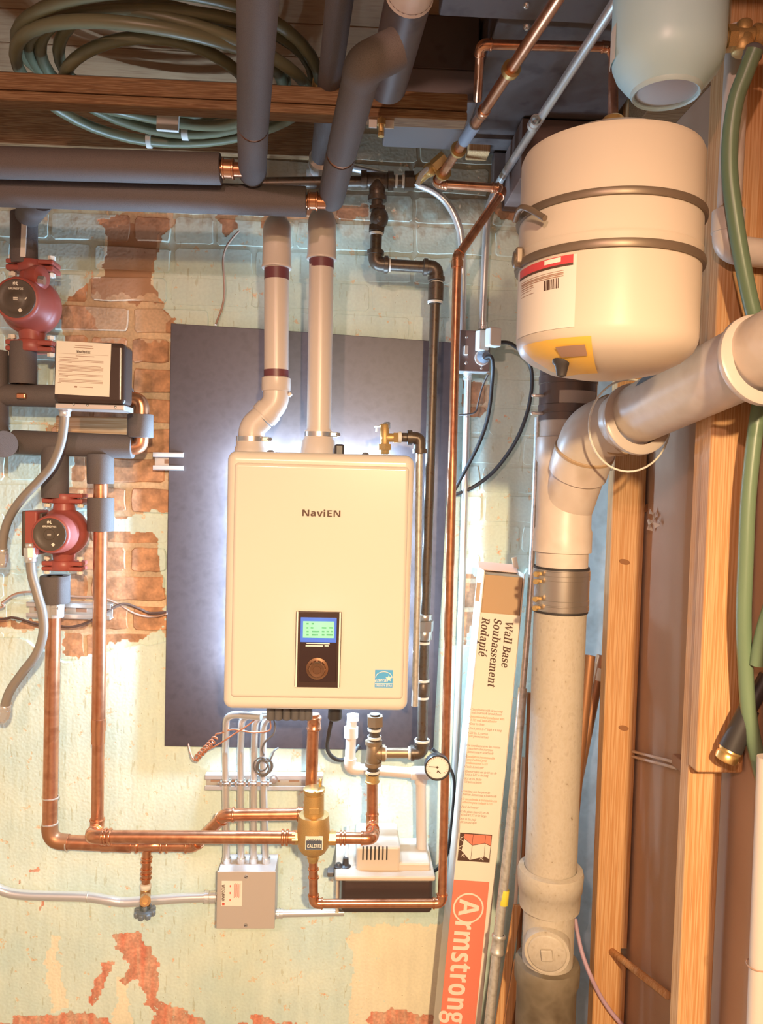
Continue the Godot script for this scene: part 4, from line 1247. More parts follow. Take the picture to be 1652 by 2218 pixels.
func right_piping() -> void:
	var bi: Material = mats["black_iron"]
	var ib := mat("iron_bronze", lin(0.30, 0.21, 0.13), 0.4, 0.5)
	var z := 0.15
	var g := thing("black_iron_gas_pipe", "black iron gas pipe stepping down from the ceiling to the tee under the boiler", "gas pipe", P(918, 1632, z))
	var r := U(12.5, z)
	var X := Vector3(1, 0, 0)
	var Y := Vector3.UP
	var c1 := P(816, 392, z)
	part("pipe", mb().tube([P(540, 398, z), P(905, 392, z)], r, 18), bi, g)
	var tee := mb().cyl(P(782, 390, z), P(850, 392, z), r * 1.35, 0.003)
	tee.cyl(c1, P(817, 436, z), r * 1.35, 0.003)
	tee.ring(P(782, 390, z), P(794, 390, z), r, r * 1.6)
	tee.ring(P(840, 392, z), P(852, 392, z), r, r * 1.6)
	tee.ring(P(817, 436, z), P(817, 425, z), r, r * 1.6)
	part("tee", tee, bi, g)
	part("bushing", mb().hexa(P(876, 392, z), P(896, 392, z), r * 1.6), bi, g)
	dope(g, P(858, 392, z), X, r)
	dope(g, P(873, 392, z), X, r)
	part("pipe", mb().tube([P(817, 430, z), P(813, 560, z)], r, 18), bi, g)
	var vl := mb().ball(P(821, 473, z + 0.006), U(20, z), 1.15)
	vl.hexa(P(817, 456, z), P(817, 448, z), r * 1.5)
	vl.hexa(P(815, 502, z), P(816, 490, z), r * 1.5)
	vl.cyl(P(822, 473, z + 0.02), P(822, 473, z + 0.035), r * 0.5)
	part("gas_cock", vl, bi, g)
	dope(g, P(815, 507, z), Y, r)
	var e1 := P(812, 572, z)
	var e2 := P(945, 580, z)
	iron_elbow(g, P(815, 500, z), e1, e2, r)
	part("pipe", mb().tube([e1, e2], r, 18), bi, g)
	dope(g, P(843, 574, z), X, r)
	dope(g, P(921, 579, z), X, r)
	iron_elbow(g, e1, e2, P(943, 700, z), r)
	dope(g, P(945, 610, z), Y, r)
	part("pipe", mb().tube([e2, P(941, 660, z)], r, 18), bi, g)
	part("coupling", mb().lathe(P(943, 652, z), Y, [Vector2(0, r), Vector2(0.001, r * 1.32), Vector2(U(36, z), r * 1.32), Vector2(U(36, z), r)], 20), bi, g)
	dope(g, P(942, 655, z), Y, r * 1.15)
	var d1 := P(942, 650, z)
	var d2 := P(921, 1330, z)
	part("pipe", mb().tube([d1, d2], r * 0.86, 18), bi, g)
	var un := mb().hexa(P(918, 1366, z), P(919, 1344, z), r * 1.6, 8)
	un.cyl(P(918, 1385, z), P(919, 1364, z), r * 1.35)
	un.cyl(P(919, 1344, z), P(920, 1330, z), r * 1.3)
	part("union", un, mats["stainless"], g)
	part("pipe", mb().tube([P(918, 1370, z), P(914, 1625, z)], r * 0.9, 18), bi, g)
	dope(g, P(917.5, 1392, z), Y, r)
	part("coupling", mb().cyl(P(915, 1506, z), P(916, 1478, z), r * 1.28), bi, g)
	dope(g, P(916, 1474, z), Y, r)
	dope(g, P(915, 1511, z), Y, r)
	var e3 := P(914, 1631, z)
	var tt := P(809, 1631, z)
	iron_elbow(g, P(914, 1560, z), e3, tt, r * 0.92)
	dope(g, P(914, 1604, z), Y, r * 1.2)
	part("pipe", mb().tube([e3, tt], r * 0.9, 18), ib, g)
	dope(g, P(834, 1631, z), X, r)
	dope(g, P(886, 1631, z), X, r)
	var t2 := mb().cyl(P(808, 1658, z), P(810, 1604, z), r * 1.28)
	t2.cyl(tt, P(832, 1631, z), r * 1.28)
	t2.ring(P(809, 1604, z), P(809, 1612, z), r, r * 1.5)
	t2.ring(P(808, 1650, z), P(808, 1658, z), r, r * 1.5)
	t2.ring(P(826, 1631, z), P(834, 1631, z), r, r * 1.5)
	part("tee", t2, ib, g)
	part("nipple", mb().tube([P(811, 1604, z), P(812, 1546, z)], r * 0.95, 18), bi, g)
	dope(g, P(811, 1580, z), Y, r * 1.1)
	dope(g, P(811, 1597, z), Y, r * 1.1)
	part("adapter", mb().hexa(P(812, 1572, z), P(812, 1550, z), r * 1.5), ib, g)
	part("nipple", mb().tube([P(808, 1655, z), P(807, 1678, z)], r * 0.95, 18), bi, g)
	dope(g, P(807, 1671, z), Y, r * 1.1)
	# cold feed: thin copper from the ceiling down to the separator
	var cu: Material = mats["copper"]
	var cf: Material = mats["copper_fitting"]
	var zf := 0.225
	var w := thing("copper_feed_pipe", "thin copper feed pipe zigzagging from the ceiling and dropping right of the boiler", "copper pipe", P(955, 1950, zf))
	plumb(w, [P(1225, -30, 0.93), P(944, 398, 0.12), P(1093, 408, 0.12), P(990, 556, zf), P(957, 1956, zf), P(679, 1957, zf), P(678, 1862, zf)], U(9.5, 0.2), cu, cf, 1.18, 1.5, 1.35)
	beads(w, [P(958, 398.5, 0.12), P(966, 399, 0.12), P(1078, 407, 0.12)], U(9.8, 0.12), X)
	beads(w, [P(679, 1882, zf), P(679, 1900, zf)], U(9.8, zf), Y)
	part("bracket_stud", mb().cyl(P(981, 571, zf), P(1002, 570, zf), 0.004), mats["solder"], w)
	part("pipe_clip", mb().ring(P(990, 580, zf), P(990, 566, zf), U(9.5, zf), U(13, zf)), mats["copper_fitting"], w)
	# wrapped section and shut-off on the ceiling run
	var a0 := P(1225, -30, 0.93)
	var a1 := P(944, 398, 0.12)
	var on := func(u: float) -> Vector3: return a0.lerp(a1, u)
	var dn := (a1 - a0).normalized()
	part("foil_tape", mb().lathe(on.call(0.58), dn, [Vector2(0, U(9, 0.4)), Vector2(0.001, 0.0145), Vector2(0.09, 0.0135), Vector2(0.091, 0.011)], 16), mat("tape_blue_grey", lin(0.30, 0.34, 0.42), 0.4), w, "blue grey tape wrapped round the pipe")
	part("pipe_clip", mb().ring(on.call(0.30), on.call(0.315), 0.011, 0.018), mats["brass"], w)
	part("pipe_clip", mb().ring(on.call(0.74), on.call(0.75), 0.011, 0.019), mats["brass"], w)
	part("pipe_clip", mb().ring(on.call(0.905), on.call(0.915), 0.011, 0.02), mats["brass"], w)
	part("coupling", mb().cyl(on.call(0.50), on.call(0.53), 0.0135), cf, w)
	# ball valve beside it
	var bv := thing("ball_valve", "brass ball valve with a pale lever beside the gas tee by the ceiling", "valve", P(925, 380, 0.16))
	var bm := mb().cyl(P(903, 391, 0.16), P(960, 345, 0.20), U(11, 0.16), 0.002)
	bm.hexa(P(940, 362, 0.19), P(965, 340, 0.2), U(15, 0.16))
	bm.ball(P(930, 368, 0.18), U(15, 0.16))
	part("valve_body", bm, mats["brass"], bv)
	part("lever", mb().tube([P(925, 365, 0.20), P(912, 378, 0.21), P(902, 402, 0.215)], U(5, 0.2), 8), mats["pipe_dope"], bv, "pale lever")
	# feed to the tank, along the ceiling
	var fz := 0.62
	var t := thing("copper_tank_pipe", "short copper line under the ceiling leading to the top of the large tank", "copper pipe", P(1180, 100, fz))
	plumb(t, [P(1034, 215, 0.50), P(1040, 96, fz), P(1328, 102, fz), P(1327, 262, 0.80)], U(9.5, fz) * 1.05, cu, cf, 1.18, 1.6, 1.3)
	# pressure gauge
	var gz := 0.275
	var gc := P(947, 1662, gz)
	var gk := U(1.0, gz)
	var pg := thing("pressure_gauge", "round pressure gauge with a white face and black rim on the thin copper pipe", "gauge", gc)
	var az := Vector3(0, 0, 1)
	part("case", mb().lathe(gc - az * 0.028, az, [Vector2(0, 0), Vector2(0, 24 * gk), Vector2(0.01, 28 * gk), Vector2(0.026, 28.5 * gk), Vector2(0.030, 29.5 * gk), Vector2(0.034, 28.5 * gk), Vector2(0.034, 25.5 * gk), Vector2(0.029, 25 * gk)], 40), mats["black_plastic"], pg)
	part("dial_face", mb().lathe(gc - az * 0.001, az, [Vector2(0, 25.6 * gk), Vector2(0.001, 25.6 * gk), Vector2(0.001, 0)], 40), mats["paper_white"], pg, "white dial face with a scale")
	var tk := mb()
	for i in 21:
		var an := deg_to_rad(215 - 250.0 * i / 20)
		var rr := 21.0 if i % 4 == 0 else 22.0
		tk.rbox(Basis(az, an), gc + Vector3(cos(an), sin(an), 0) * rr * gk + az * 0.0006, Vector3((5.0 if i % 4 == 0 else 3.0) * gk, 0.9 * gk, 0.0006), 0.0001)
	part("scale_marks", tk, mats["ink_red"], pg)
	var nm := mb()
	nm.rbox(Basis(az, -0.05), gc + Vector3(-8 * gk, 1 * gk, 0.0015), Vector3(22 * gk, 1.6 * gk, 0.0006), 0.0001)
	nm.rbox(Basis(az, -0.7), gc + Vector3(4 * gk, -10 * gk, 0.0015), Vector3(10 * gk, 1.8 * gk, 0.0006), 0.0001)
	nm.rbox(Basis(az, 0.9), gc + Vector3(1 * gk, -9 * gk, 0.0015), Vector3(6 * gk, 1.6 * gk, 0.0006), 0.0001)
	nm.lathe(gc, az, [Vector2(0, 2.4 * gk), Vector2(0.002, 2.2 * gk), Vector2(0.002, 0)], 12)
	part("needle", nm, mats["ink_brown"], pg)
	var fx := mb()
	fx.tube([P(925, 1636, zf), P(947, 1660, zf)], U(9, zf), 12)
	part("gauge_stem", fx, mats["brass"], pg)

# ---------- conduits, boxes, cords, channels
func channel(called: String, label: String, px0: float, px1: float, pyc: float, hp: float, slope := 0.0, group := "") -> void:
	var a := P(px0, pyc, 0.02)
	var b := P(px1, pyc + slope, 0.02)
	var d := (b - a).normalized()
	var bs := Basis(d, Vector3(0, 0, 1).cross(d), Vector3(0, 0, 1))
	var h := U(hp, 0.02)
	var l := a.distance_to(b)
	var c := (a + b) / 2
	var th := thing(called, label, "channel", Vector3(c.x, c.y - h / 2, 0), "slotted support channels")
	var m := mb().rbox(bs, c + Vector3(0, 0, -0.006), Vector3(l, h, 0.004), 0.001)
	for s in [-1.0, 1.0]:
		m.rbox(bs, c + bs.y * s * (h / 2 - 0.002), Vector3(l, 0.0035, 0.036), 0.001)
		m.rbox(bs, c + bs.y * s * (h / 2 - 0.007) + Vector3(0, 0, 0.0165), Vector3(l, 0.012, 0.003), 0.001)
	part("channel", m, mats["galvanised"], th)
	var n := int(l / 0.052)
	for i in n:
		var u := (i + 0.5) / n
		part("slot", mb().rbox(bs, a.lerp(b, u) + Vector3(0, 0, -0.0036), Vector3(0.03, 0.012, 0.0014), 0.0006), mats["ink_soft"], th)

func emt(called: String, label: String, pts: Array, r: float, bend := 0.1, group := "") -> Node3D:
	var w := fillet(pts, bend, 10)
	var th := thing(called, label, "conduit", pts[-1], group)
	part("tube", mb().tube(w, r, 18), mats["galvanised"], th)
	return th

func joint(th: Node3D, c: Vector3, d: Vector3, r: float, l: float) -> void:
	d = d.normalized()
	var m := mb().lathe(c - d * l / 2, d, [Vector2(0, r), Vector2(0, r * 1.3), Vector2(l * 0.42, r * 1.3), Vector2(l * 0.45, r * 1.18), Vector2(l * 0.55, r * 1.18), Vector2(l * 0.58, r * 1.3), Vector2(l, r * 1.3), Vector2(l, r)], 18)
	m.hexa(c + Vector3(0, 0, r) - d * l * 0.25, c + Vector3(0, 0, r * 1.6) - d * l * 0.25, r * 0.4)
	part("coupling", m, mats["galvanised"], th)

func electrics() -> void:
	channel("support_channel", "slotted metal channel under the boiler carrying four steel conduits", 446, 700, 1690, 34, 1)
	channel("support_channel", "short slotted metal channel end sticking out left of the black board", 334, 400, 999, 38, 1)
	channel("support_channel", "slotted metal channel on exposed bricks behind the lower left copper risers", 62, 243, 1318, 34, 6)
	# junction box
	var zf := 0.115
	var a := P(468, 2012, zf)
	var b := P(597, 1888, zf)
	var jb := thing("junction_box", "grey metal junction box with a small white label below four conduits", "electrical box", Vector3((a.x + b.x) / 2, a.y, 0.01))
	part("body", mb().slab(Vector3(a.x + 0.002, a.y + 0.002, 0.010), Vector3(b.x - 0.002, b.y - 0.002, zf - 0.004), 0.002), mats["grey_enamel"], jb)
	var cv := part("cover", mb().slab(Vector3(a.x, a.y, zf - 0.006), Vector3(b.x, b.y, zf), 0.002), mats["grey_enamel"], jb)
	for q in [[533, 1899], [532, 2004]]:
		var p := P(q[0], q[1], zf)
		var g := mb().lathe(Vector3(p.x, p.y, zf), Vector3(0, 0, 1), [Vector2(0, 0.0055), Vector2(0.0015, 0.005), Vector2(0.002, 0)], 14)
		part("cover_screw", g, mats["steel_bright"], cv)
		part("screw_slot", mb().rbox(Basis(Vector3(0, 0, 1), 0.4), Vector3(p.x, p.y, zf + 0.002), Vector3(0.009, 0.0014, 0.0006), 0.0001), mats["ink_brown"], cv)
	var lc := P(502, 1935, zf)
	var lw := U(45, zf)
	var lh := U(56, zf)
	var lb := part("label", mb().rbox(Basis(), lc + Vector3(0, 0, 0.0005), Vector3(lw, lh, 0.001), 0.0003), mats["paper_white"], jb, "white printed label")
	var side := Basis(Vector3(0, -1, 0), Vector3(1, 0, 0), Vector3(0, 0, 1))
	part("lettering", words("WIEGMANN", side, lc + Vector3(-lw * 0.42, lh * 0.02, 0.0012), lw * 0.14, false, true, 0, false, 0.0004, 0.75), mats["ink_brown"], lb)
	var tx := mb()
	for i in 6: tx.rbox(Basis(), lc + Vector3(lw * (0.12 + 0.055 * i), lh * (0.14 if i % 2 else 0.1), 0.0012), Vector3(lw * 0.02, lh * 0.55, 0.0004), 0.0001)
	for i in 3: tx.rbox(Basis(), lc + Vector3(-lw * 0.08, lh * (0.3 - 0.28 * i), 0.0012), Vector3(lw * 0.05, lh * 0.08, 0.0004), 0.0001)
	tx.rbox(Basis(), lc + Vector3(-lw * 0.4, -lh * 0.42, 0.0012), Vector3(lw * 0.12, lh * 0.1, 0.0004), 0.0001)
	part("printed_lines", tx, mats["ink_red"], lb)
	# four conduits rising from it
	var z := 0.062
	var lanes := [[491, 488, 1592, 520, 545], [522, 521, 1590, 545, 572], [549, 550, 1588, 566, 596], [576, 569, 1590, 584, 612]]
	var say := ["first from the left", "second from the left", "third from the left", "rightmost"]
	for i in 4:
		var q: Array = lanes[i]
		var top := P(q[4] + 22, 1552, 0.17)
		var th := emt("steel_conduit", "steel conduit between junction box and boiler, %s of the four" % say[i], [Vector3(top.x, P(q[3], 1543 + i * 3, 0.15).y, 0.185 - 0.03 * i), P(q[1] + 2, 1546 + i * 3, 0.155 - 0.024 * i), P(q[1], 1630, z), P(q[0], 1884, z)], U(7.6, z), 0.05, "four steel conduits above the junction box")
		joint(th, P(q[0], 1872, z), Vector3.UP, U(7.6, z), U(30, z))
		var sc := P((q[0] + q[1]) / 2.0, 1694, z)
		var g := mb().ring(sc - Vector3(0, 0.007, 0), sc + Vector3(0, 0.007, 0), U(7.6, z), U(9.6, z), 18)
		g.rbox(Basis(), sc + Vector3(0.012, 0, 0.006), Vector3(0.006, 0.014, 0.018), 0.001)
		g.rbox(Basis(), sc + Vector3(-0.012, 0, 0.006), Vector3(0.006, 0.014, 0.018), 0.001)
		g.cyl(sc + Vector3(-0.022, 0, 0.011), sc + Vector3(0.022, 0, 0.011), 0.0025)
		part("pipe_clamp", g, mats["steel_bright"], th)
	var ws := P(592, 1690, 0.045)
	var wsh := mb().lathe(Vector3(ws.x, ws.y, 0.036), Vector3(0, 0, 1), [Vector2(0, 0.013), Vector2(0.003, 0.012), Vector2(0.003, 0)], 18)
	wsh.hexa(Vector3(ws.x, ws.y, 0.038), Vector3(ws.x, ws.y, 0.046), 0.006)
	solo("channel_bolt", wsh, mats["steel_bright"], "bolt and round washer in the channel right of the four conduits", "bolt", Vector3(ws.x, ws.y - 0.013, 0.036))
	# conduits at the box sides
	var cl := emt("steel_conduit", "wavy steel conduit running along the low wall into the left side of the junction box", smooth(PP([[-420, 1880, 0.05], [-200, 1882, 0.05], [-60, 1896, 0.05], [0, 1927, 0.05], [45, 1938, 0.05], [120, 1941, 0.05], [190, 1943, 0.05], [235, 1950, 0.055], [270, 1954, 0.055], [330, 1950, 0.055], [400, 1945, 0.055], [470, 1943, 0.055]]), 5), U(10.5, 0.05), 0.02)
	joint(cl, P(455, 1943, 0.055), Vector3(1, 0, 0), U(10.5, 0.055), U(24, 0.055))
	part("coupling_seam", mb().cyl(P(189, 1943, 0.05), P(192, 1943, 0.05), U(11.2, 0.05)), mats["galvanised_pipe"], cl)
	var cr := emt("steel_conduit", "short steel conduit between the grey junction box and the condensate pump", [P(597, 1979, 0.055), P(745, 1976, 0.055)], U(8, 0.055), 0.02)
	joint(cr, P(606, 1979, 0.055), Vector3(1, 0, 0), U(8, 0.055), U(14, 0.055))
	# outlet box
	var oz := 0.085
	var oa := P(994, 803, oz)
	var ob := P(1062, 718, oz)
	var o := thing("outlet_box", "grey outlet box on the wall between the copper pipe and the big tank", "electrical box", Vector3((oa.x + ob.x) / 2, oa.y, 0.01))
	part("box", mb().slab(Vector3(oa.x, oa.y, 0.010), Vector3(ob.x, ob.y, oz - 0.004), 0.003), mats["galvanised"], o)
	var cvp := part("cover_plate", mb().slab(Vector3(oa.x - 0.001, oa.y - 0.001, oz - 0.005), Vector3(ob.x + 0.001, ob.y + 0.001, oz), 0.002), mat("cover_grey", lin(0.26, 0.20, 0.19), 0.5, 0.2), o)
	part("switch", mb().rbox(Basis(), P(1009, 759, oz + 0.003), Vector3(U(9, oz), U(20, oz), 0.010), 0.002), mats["paper_white"], cvp, "white toggle switch")
	for q in [[1010, 730], [1009, 786], [1043, 797]]:
		part("cover_screw", mb().ball(P(q[0], q[1], oz), 0.004, 0.4, Vector3(0, 0, 1)), mats["steel_bright"], cvp)
	var sck := P(1044, 775, oz)
	part("socket", mb().lathe(Vector3(sck.x, sck.y, oz - 0.001), Vector3(0, 0, 1), [Vector2(0, U(17, oz)), Vector2(0.003, U(16, oz)), Vector2(0.003, 0)], 24), mats["paper_white"], cvp)
	var pl := thing("plug", "black power plug with a clear edge in the lower socket of the outlet box", "plug", P(1048, 790, oz))
	part("plug_body", mb().lathe(P(1047, 772, oz), Vector3(0.15, -0.1, 1), [Vector2(0, U(15, oz)), Vector2(0.012, U(14, oz)), Vector2(0.024, U(9, oz)), Vector2(0.026, 0)], 20), mat("plug_smoke", lin(0.16, 0.17, 0.20), 0.2), pl)
	part("cord", mb().tube(smooth(PP([[1050, 776, oz + 0.02], [1062, 772, oz + 0.03], [1067, 790, oz + 0.02], [1065, 830, 0.08], [1061, 875, 0.07], [1052, 920, 0.06], [1035, 965, 0.055], [1012, 1010, 0.05], [984, 1062, 0.045], [972, 1090, 0.04]])), U(4.2, 0.06), 12), mats["black_rubber"], pl, "black cord")
	var ad := thing("plug_adapter", "white plug-in adapter standing out at the top of the outlet box", "adapter", P(1045, 760, oz))
	part("adapter_body", mb().rbox(Basis(Vector3(0, 1, 0), 0.35), P(1044, 738, oz + 0.014), Vector3(U(24, oz), U(44, oz), 0.026), 0.004, 2), mats["white_plastic"], ad)
	part("adapter_head", mb().rbox(Basis(Vector3(0, 1, 0), 0.35), P(1068, 731, oz + 0.045), Vector3(U(28, oz), U(40, oz), 0.030), 0.005, 2), mats["white_plastic"], ad)
	var bc := thing("power_cable", "black power cable looping from the adapter behind the tank and back to the copper pipe", "cord", P(985, 1074, 0.03))
	part("cord", mb().tube(smooth(PP([[1080, 742, 0.09], [1098, 742, 0.08], [1112, 748, 0.07], [1135, 768, 0.06], [1149, 795, 0.055], [1152, 830, 0.05], [1147, 870, 0.05], [1138, 905, 0.05], [1122, 945, 0.05], [1098, 985, 0.045], [1065, 1025, 0.04], [1025, 1055, 0.035], [985, 1072, 0.03]])), U(4.2, 0.06), 12), mats["black_rubber"], bc)
	var wr := thing("thin_wire", "thin dark wire hanging below the outlet box across the steel conduit", "wire", P(1000, 898, 0.06))
	part("wire", mb().tube(smooth(PP([[1056, 812, 0.06], [1044, 840, 0.06], [1036, 870, 0.06], [1031, 890, 0.06], [1022, 896, 0.062], [1008, 898, 0.062], [994, 899, 0.06]])), U(2, 0.06), 8), mats["dark_grey"], wr)
	# conduits serving the outlet box
	var k1 := emt("steel_conduit", "steel conduit sloping under the ceiling and down into the outlet box from above", [P(1352, -25, 0.90), P(1080, 395, 0.06), P(1055, 455, 0.045), P(1044, 712, 0.045)], U(8, 0.06), 0.14)
	joint(k1, P(1157, 266, 0.435), P(1352, -25, 0.90) - P(1080, 395, 0.06), U(8, 0.06), 0.03)
	joint(k1, P(1045, 706, 0.045), Vector3.UP, U(8, 0.05), 0.02)
	var k2 := emt("steel_conduit", "pale steel conduit bending down from under the ceiling beside the gas tee", smooth(PP([[758, 362, 0.10], [830, 378, 0.07], [900, 398, 0.055], [945, 418, 0.05], [975, 450, 0.045], [993, 490, 0.04], [999, 525, 0.035], [1002, 600, 0.03], [1001, 720, 0.03]]), 6), U(8, 0.05), 0.02)
	var k3 := emt("steel_conduit", "long steel conduit dropping from the outlet box to the floor beside the carton", [P(1013, 806, 0.03), P(1003, 1200, 0.03), P(985, 1700, 0.03), P(958, 2240, 0.03), Vector3(P(958, 2240, 0.03).x - 0.003, 0.0, 0.03)], U(7.5, 0.03), 0.02)
	joint(k3, P(1013, 815, 0.03), Vector3.UP, U(7.5, 0.03), 0.022)
	# loose wires
	var w1 := thing("thermostat_wire", "copper coloured wire pair with a curled spiral under the boiler's left corner", "wire", P(420, 1650, 0.1))
	var cw := mat("wire_copper", lin(0.55, 0.24, 0.14), 0.4, 0.3)
	part("wire", mb().tube(smooth(PP([[566, 1546, 0.14], [538, 1570, 0.135], [510, 1588, 0.13], [485, 1605, 0.12], [462, 1618, 0.11], [440, 1630, 0.1], [424, 1646, 0.1], [416, 1640, 0.1], [410, 1622, 0.06], [408, 1612, 0.04]])), U(1.8, 0.12), 8), cw, w1)
	part("wire", mb().tube(smooth(PP([[584, 1556, 0.14], [586, 1576, 0.14], [578, 1584, 0.135], [545, 1586, 0.13], [505, 1580, 0.13], [478, 1588, 0.12], [468, 1590, 0.11], [466, 1600, 0.11]])), U(1.8, 0.12), 8), cw, w1)
	var sp := []
	for i in 61:
		var u := i / 60.0
		var cpt := P(466, 1600, 0.11).lerp(P(424, 1644, 0.1), u)
		sp.append(cpt + Vector3(cos(u * TAU * 7) * 0.007, sin(u * TAU * 7) * 0.0085, sin(u * TAU * 7 + 1) * 0.006))
	part("wire_spiral", mb().tube(sp, U(1.8, 0.12), 8), cw, w1)
	var w2 := thing("wire_coil", "small dark coil of spare wire hanging in front of the four conduits", "wire", P(572, 1682, 0.12))
	var cp := smooth(PP([[590, 1552, 0.14], [596, 1572, 0.13], [592, 1590, 0.13], [575, 1606, 0.125], [568, 1622, 0.12], [572, 1636, 0.12]]), 6)
	part("lead", mb().tube(cp, U(2, 0.12), 8), mats["dark_grey"], w2)
	var co := []
	var c0 := P(569, 1660, 0.115)
	for i in 90:
		var u := i / 89.0
		var rr := 0.012 + 0.010 * absf(sin(u * 7.0))
		co.append(c0 + Vector3(cos(u * TAU * 5.5) * rr + 0.005 * sin(u * 9), sin(u * TAU * 5.5) * rr * 1.1 + 0.004 * cos(u * 11), 0.006 * sin(u * 23)))
	part("coil", mb().tube(co, U(1.8, 0.12), 8), mats["dark_grey"], w2)
	part("lead", mb().tube(smooth(PP([[566, 1640, 0.115], [580, 1650, 0.115], [588, 1640, 0.115], [594, 1626, 0.11], [602, 1620, 0.1]]), 6), U(1.8, 0.12), 8), mats["dark_grey"], w2)
	var w3 := thing("boiler_cord", "black power cord dropping from the boiler and curling back to the white drain line", "cord", P(735, 1648, 0.12))
	part("cord", mb().tube(smooth(PP([[719, 1552, 0.2], [712, 1590, 0.18], [708, 1618, 0.15], [716, 1636, 0.12], [732, 1646, 0.10], [748, 1644, 0.07], [766, 1630, 0.045], [778, 1614, 0.034]])), U(4.5, 0.12), 10), mats["black_rubber"], w3)
	var w4 := thing("hanging_wire", "thin brown wire running down the painted brick to the top edge of the black board", "wire", P(468, 702, 0.02))
	part("wire", mb().tube(smooth(PP([[518, 500, 0.018], [500, 520, 0.018], [488, 540, 0.018], [483, 565, 0.016], [485, 600, 0.016], [486, 635, 0.016], [481, 665, 0.016], [470, 695, 0.02], [467, 704, 0.031]])), U(2.2, 0.02), 8), mats["ink_soft"], w4)
	var w5 := thing("wall_cable", "dark cable drooping along the bricks from the left edge to the black board", "wire", P(160, 1358, 0.05))
	part("cable", mb().tube(smooth(PP([[-300, 1350, 0.05], [-20, 1342, 0.05], [30, 1338, 0.05], [80, 1352, 0.05], [120, 1355, 0.048], [150, 1358, 0.048], [180, 1352, 0.046], [215, 1335, 0.045], [245, 1316, 0.03], [270, 1308, 0.02], [300, 1318, 0.018], [325, 1328, 0.018], [362, 1326, 0.03]])), U(2.8, 0.03), 8), mats["ink_brown"], w5)
	part("cable", mb().tube(smooth(PP([[-300, 1352, 0.05], [-20, 1320, 0.05], [5, 1305, 0.05], [30, 1288, 0.05], [60, 1282, 0.05], [100, 1285, 0.04], [160, 1292, 0.02], [220, 1296, 0.02], [255, 1308, 0.018], [285, 1326, 0.018], [310, 1334, 0.018], [340, 1335, 0.018], [362, 1328, 0.03]])), U(2.4, 0.03), 8), mats["ink_soft"], w5)
	var w6 := thing("pump_cord", "black cord looping from behind the gauge down to the condensate pump", "cord", P(940, 1885, 0.1))
	part("cord", mb().tube(smooth(PP([[936, 1622, 0.05], [962, 1645, 0.05], [981, 1680, 0.05], [983, 1720, 0.05], [978, 1780, 0.05], [972, 1830, 0.06], [962, 1866, 0.08], [945, 1884, 0.1], [930, 1889, 0.12]])), U(3.5, 0.06), 10), mats["black_rubber"], w6)

# ---------- things under the ceiling
func foam_run(th: Node3D, a: Vector3, b: Vector3, r: float) -> void:
	sleeve(th, a, b, r)

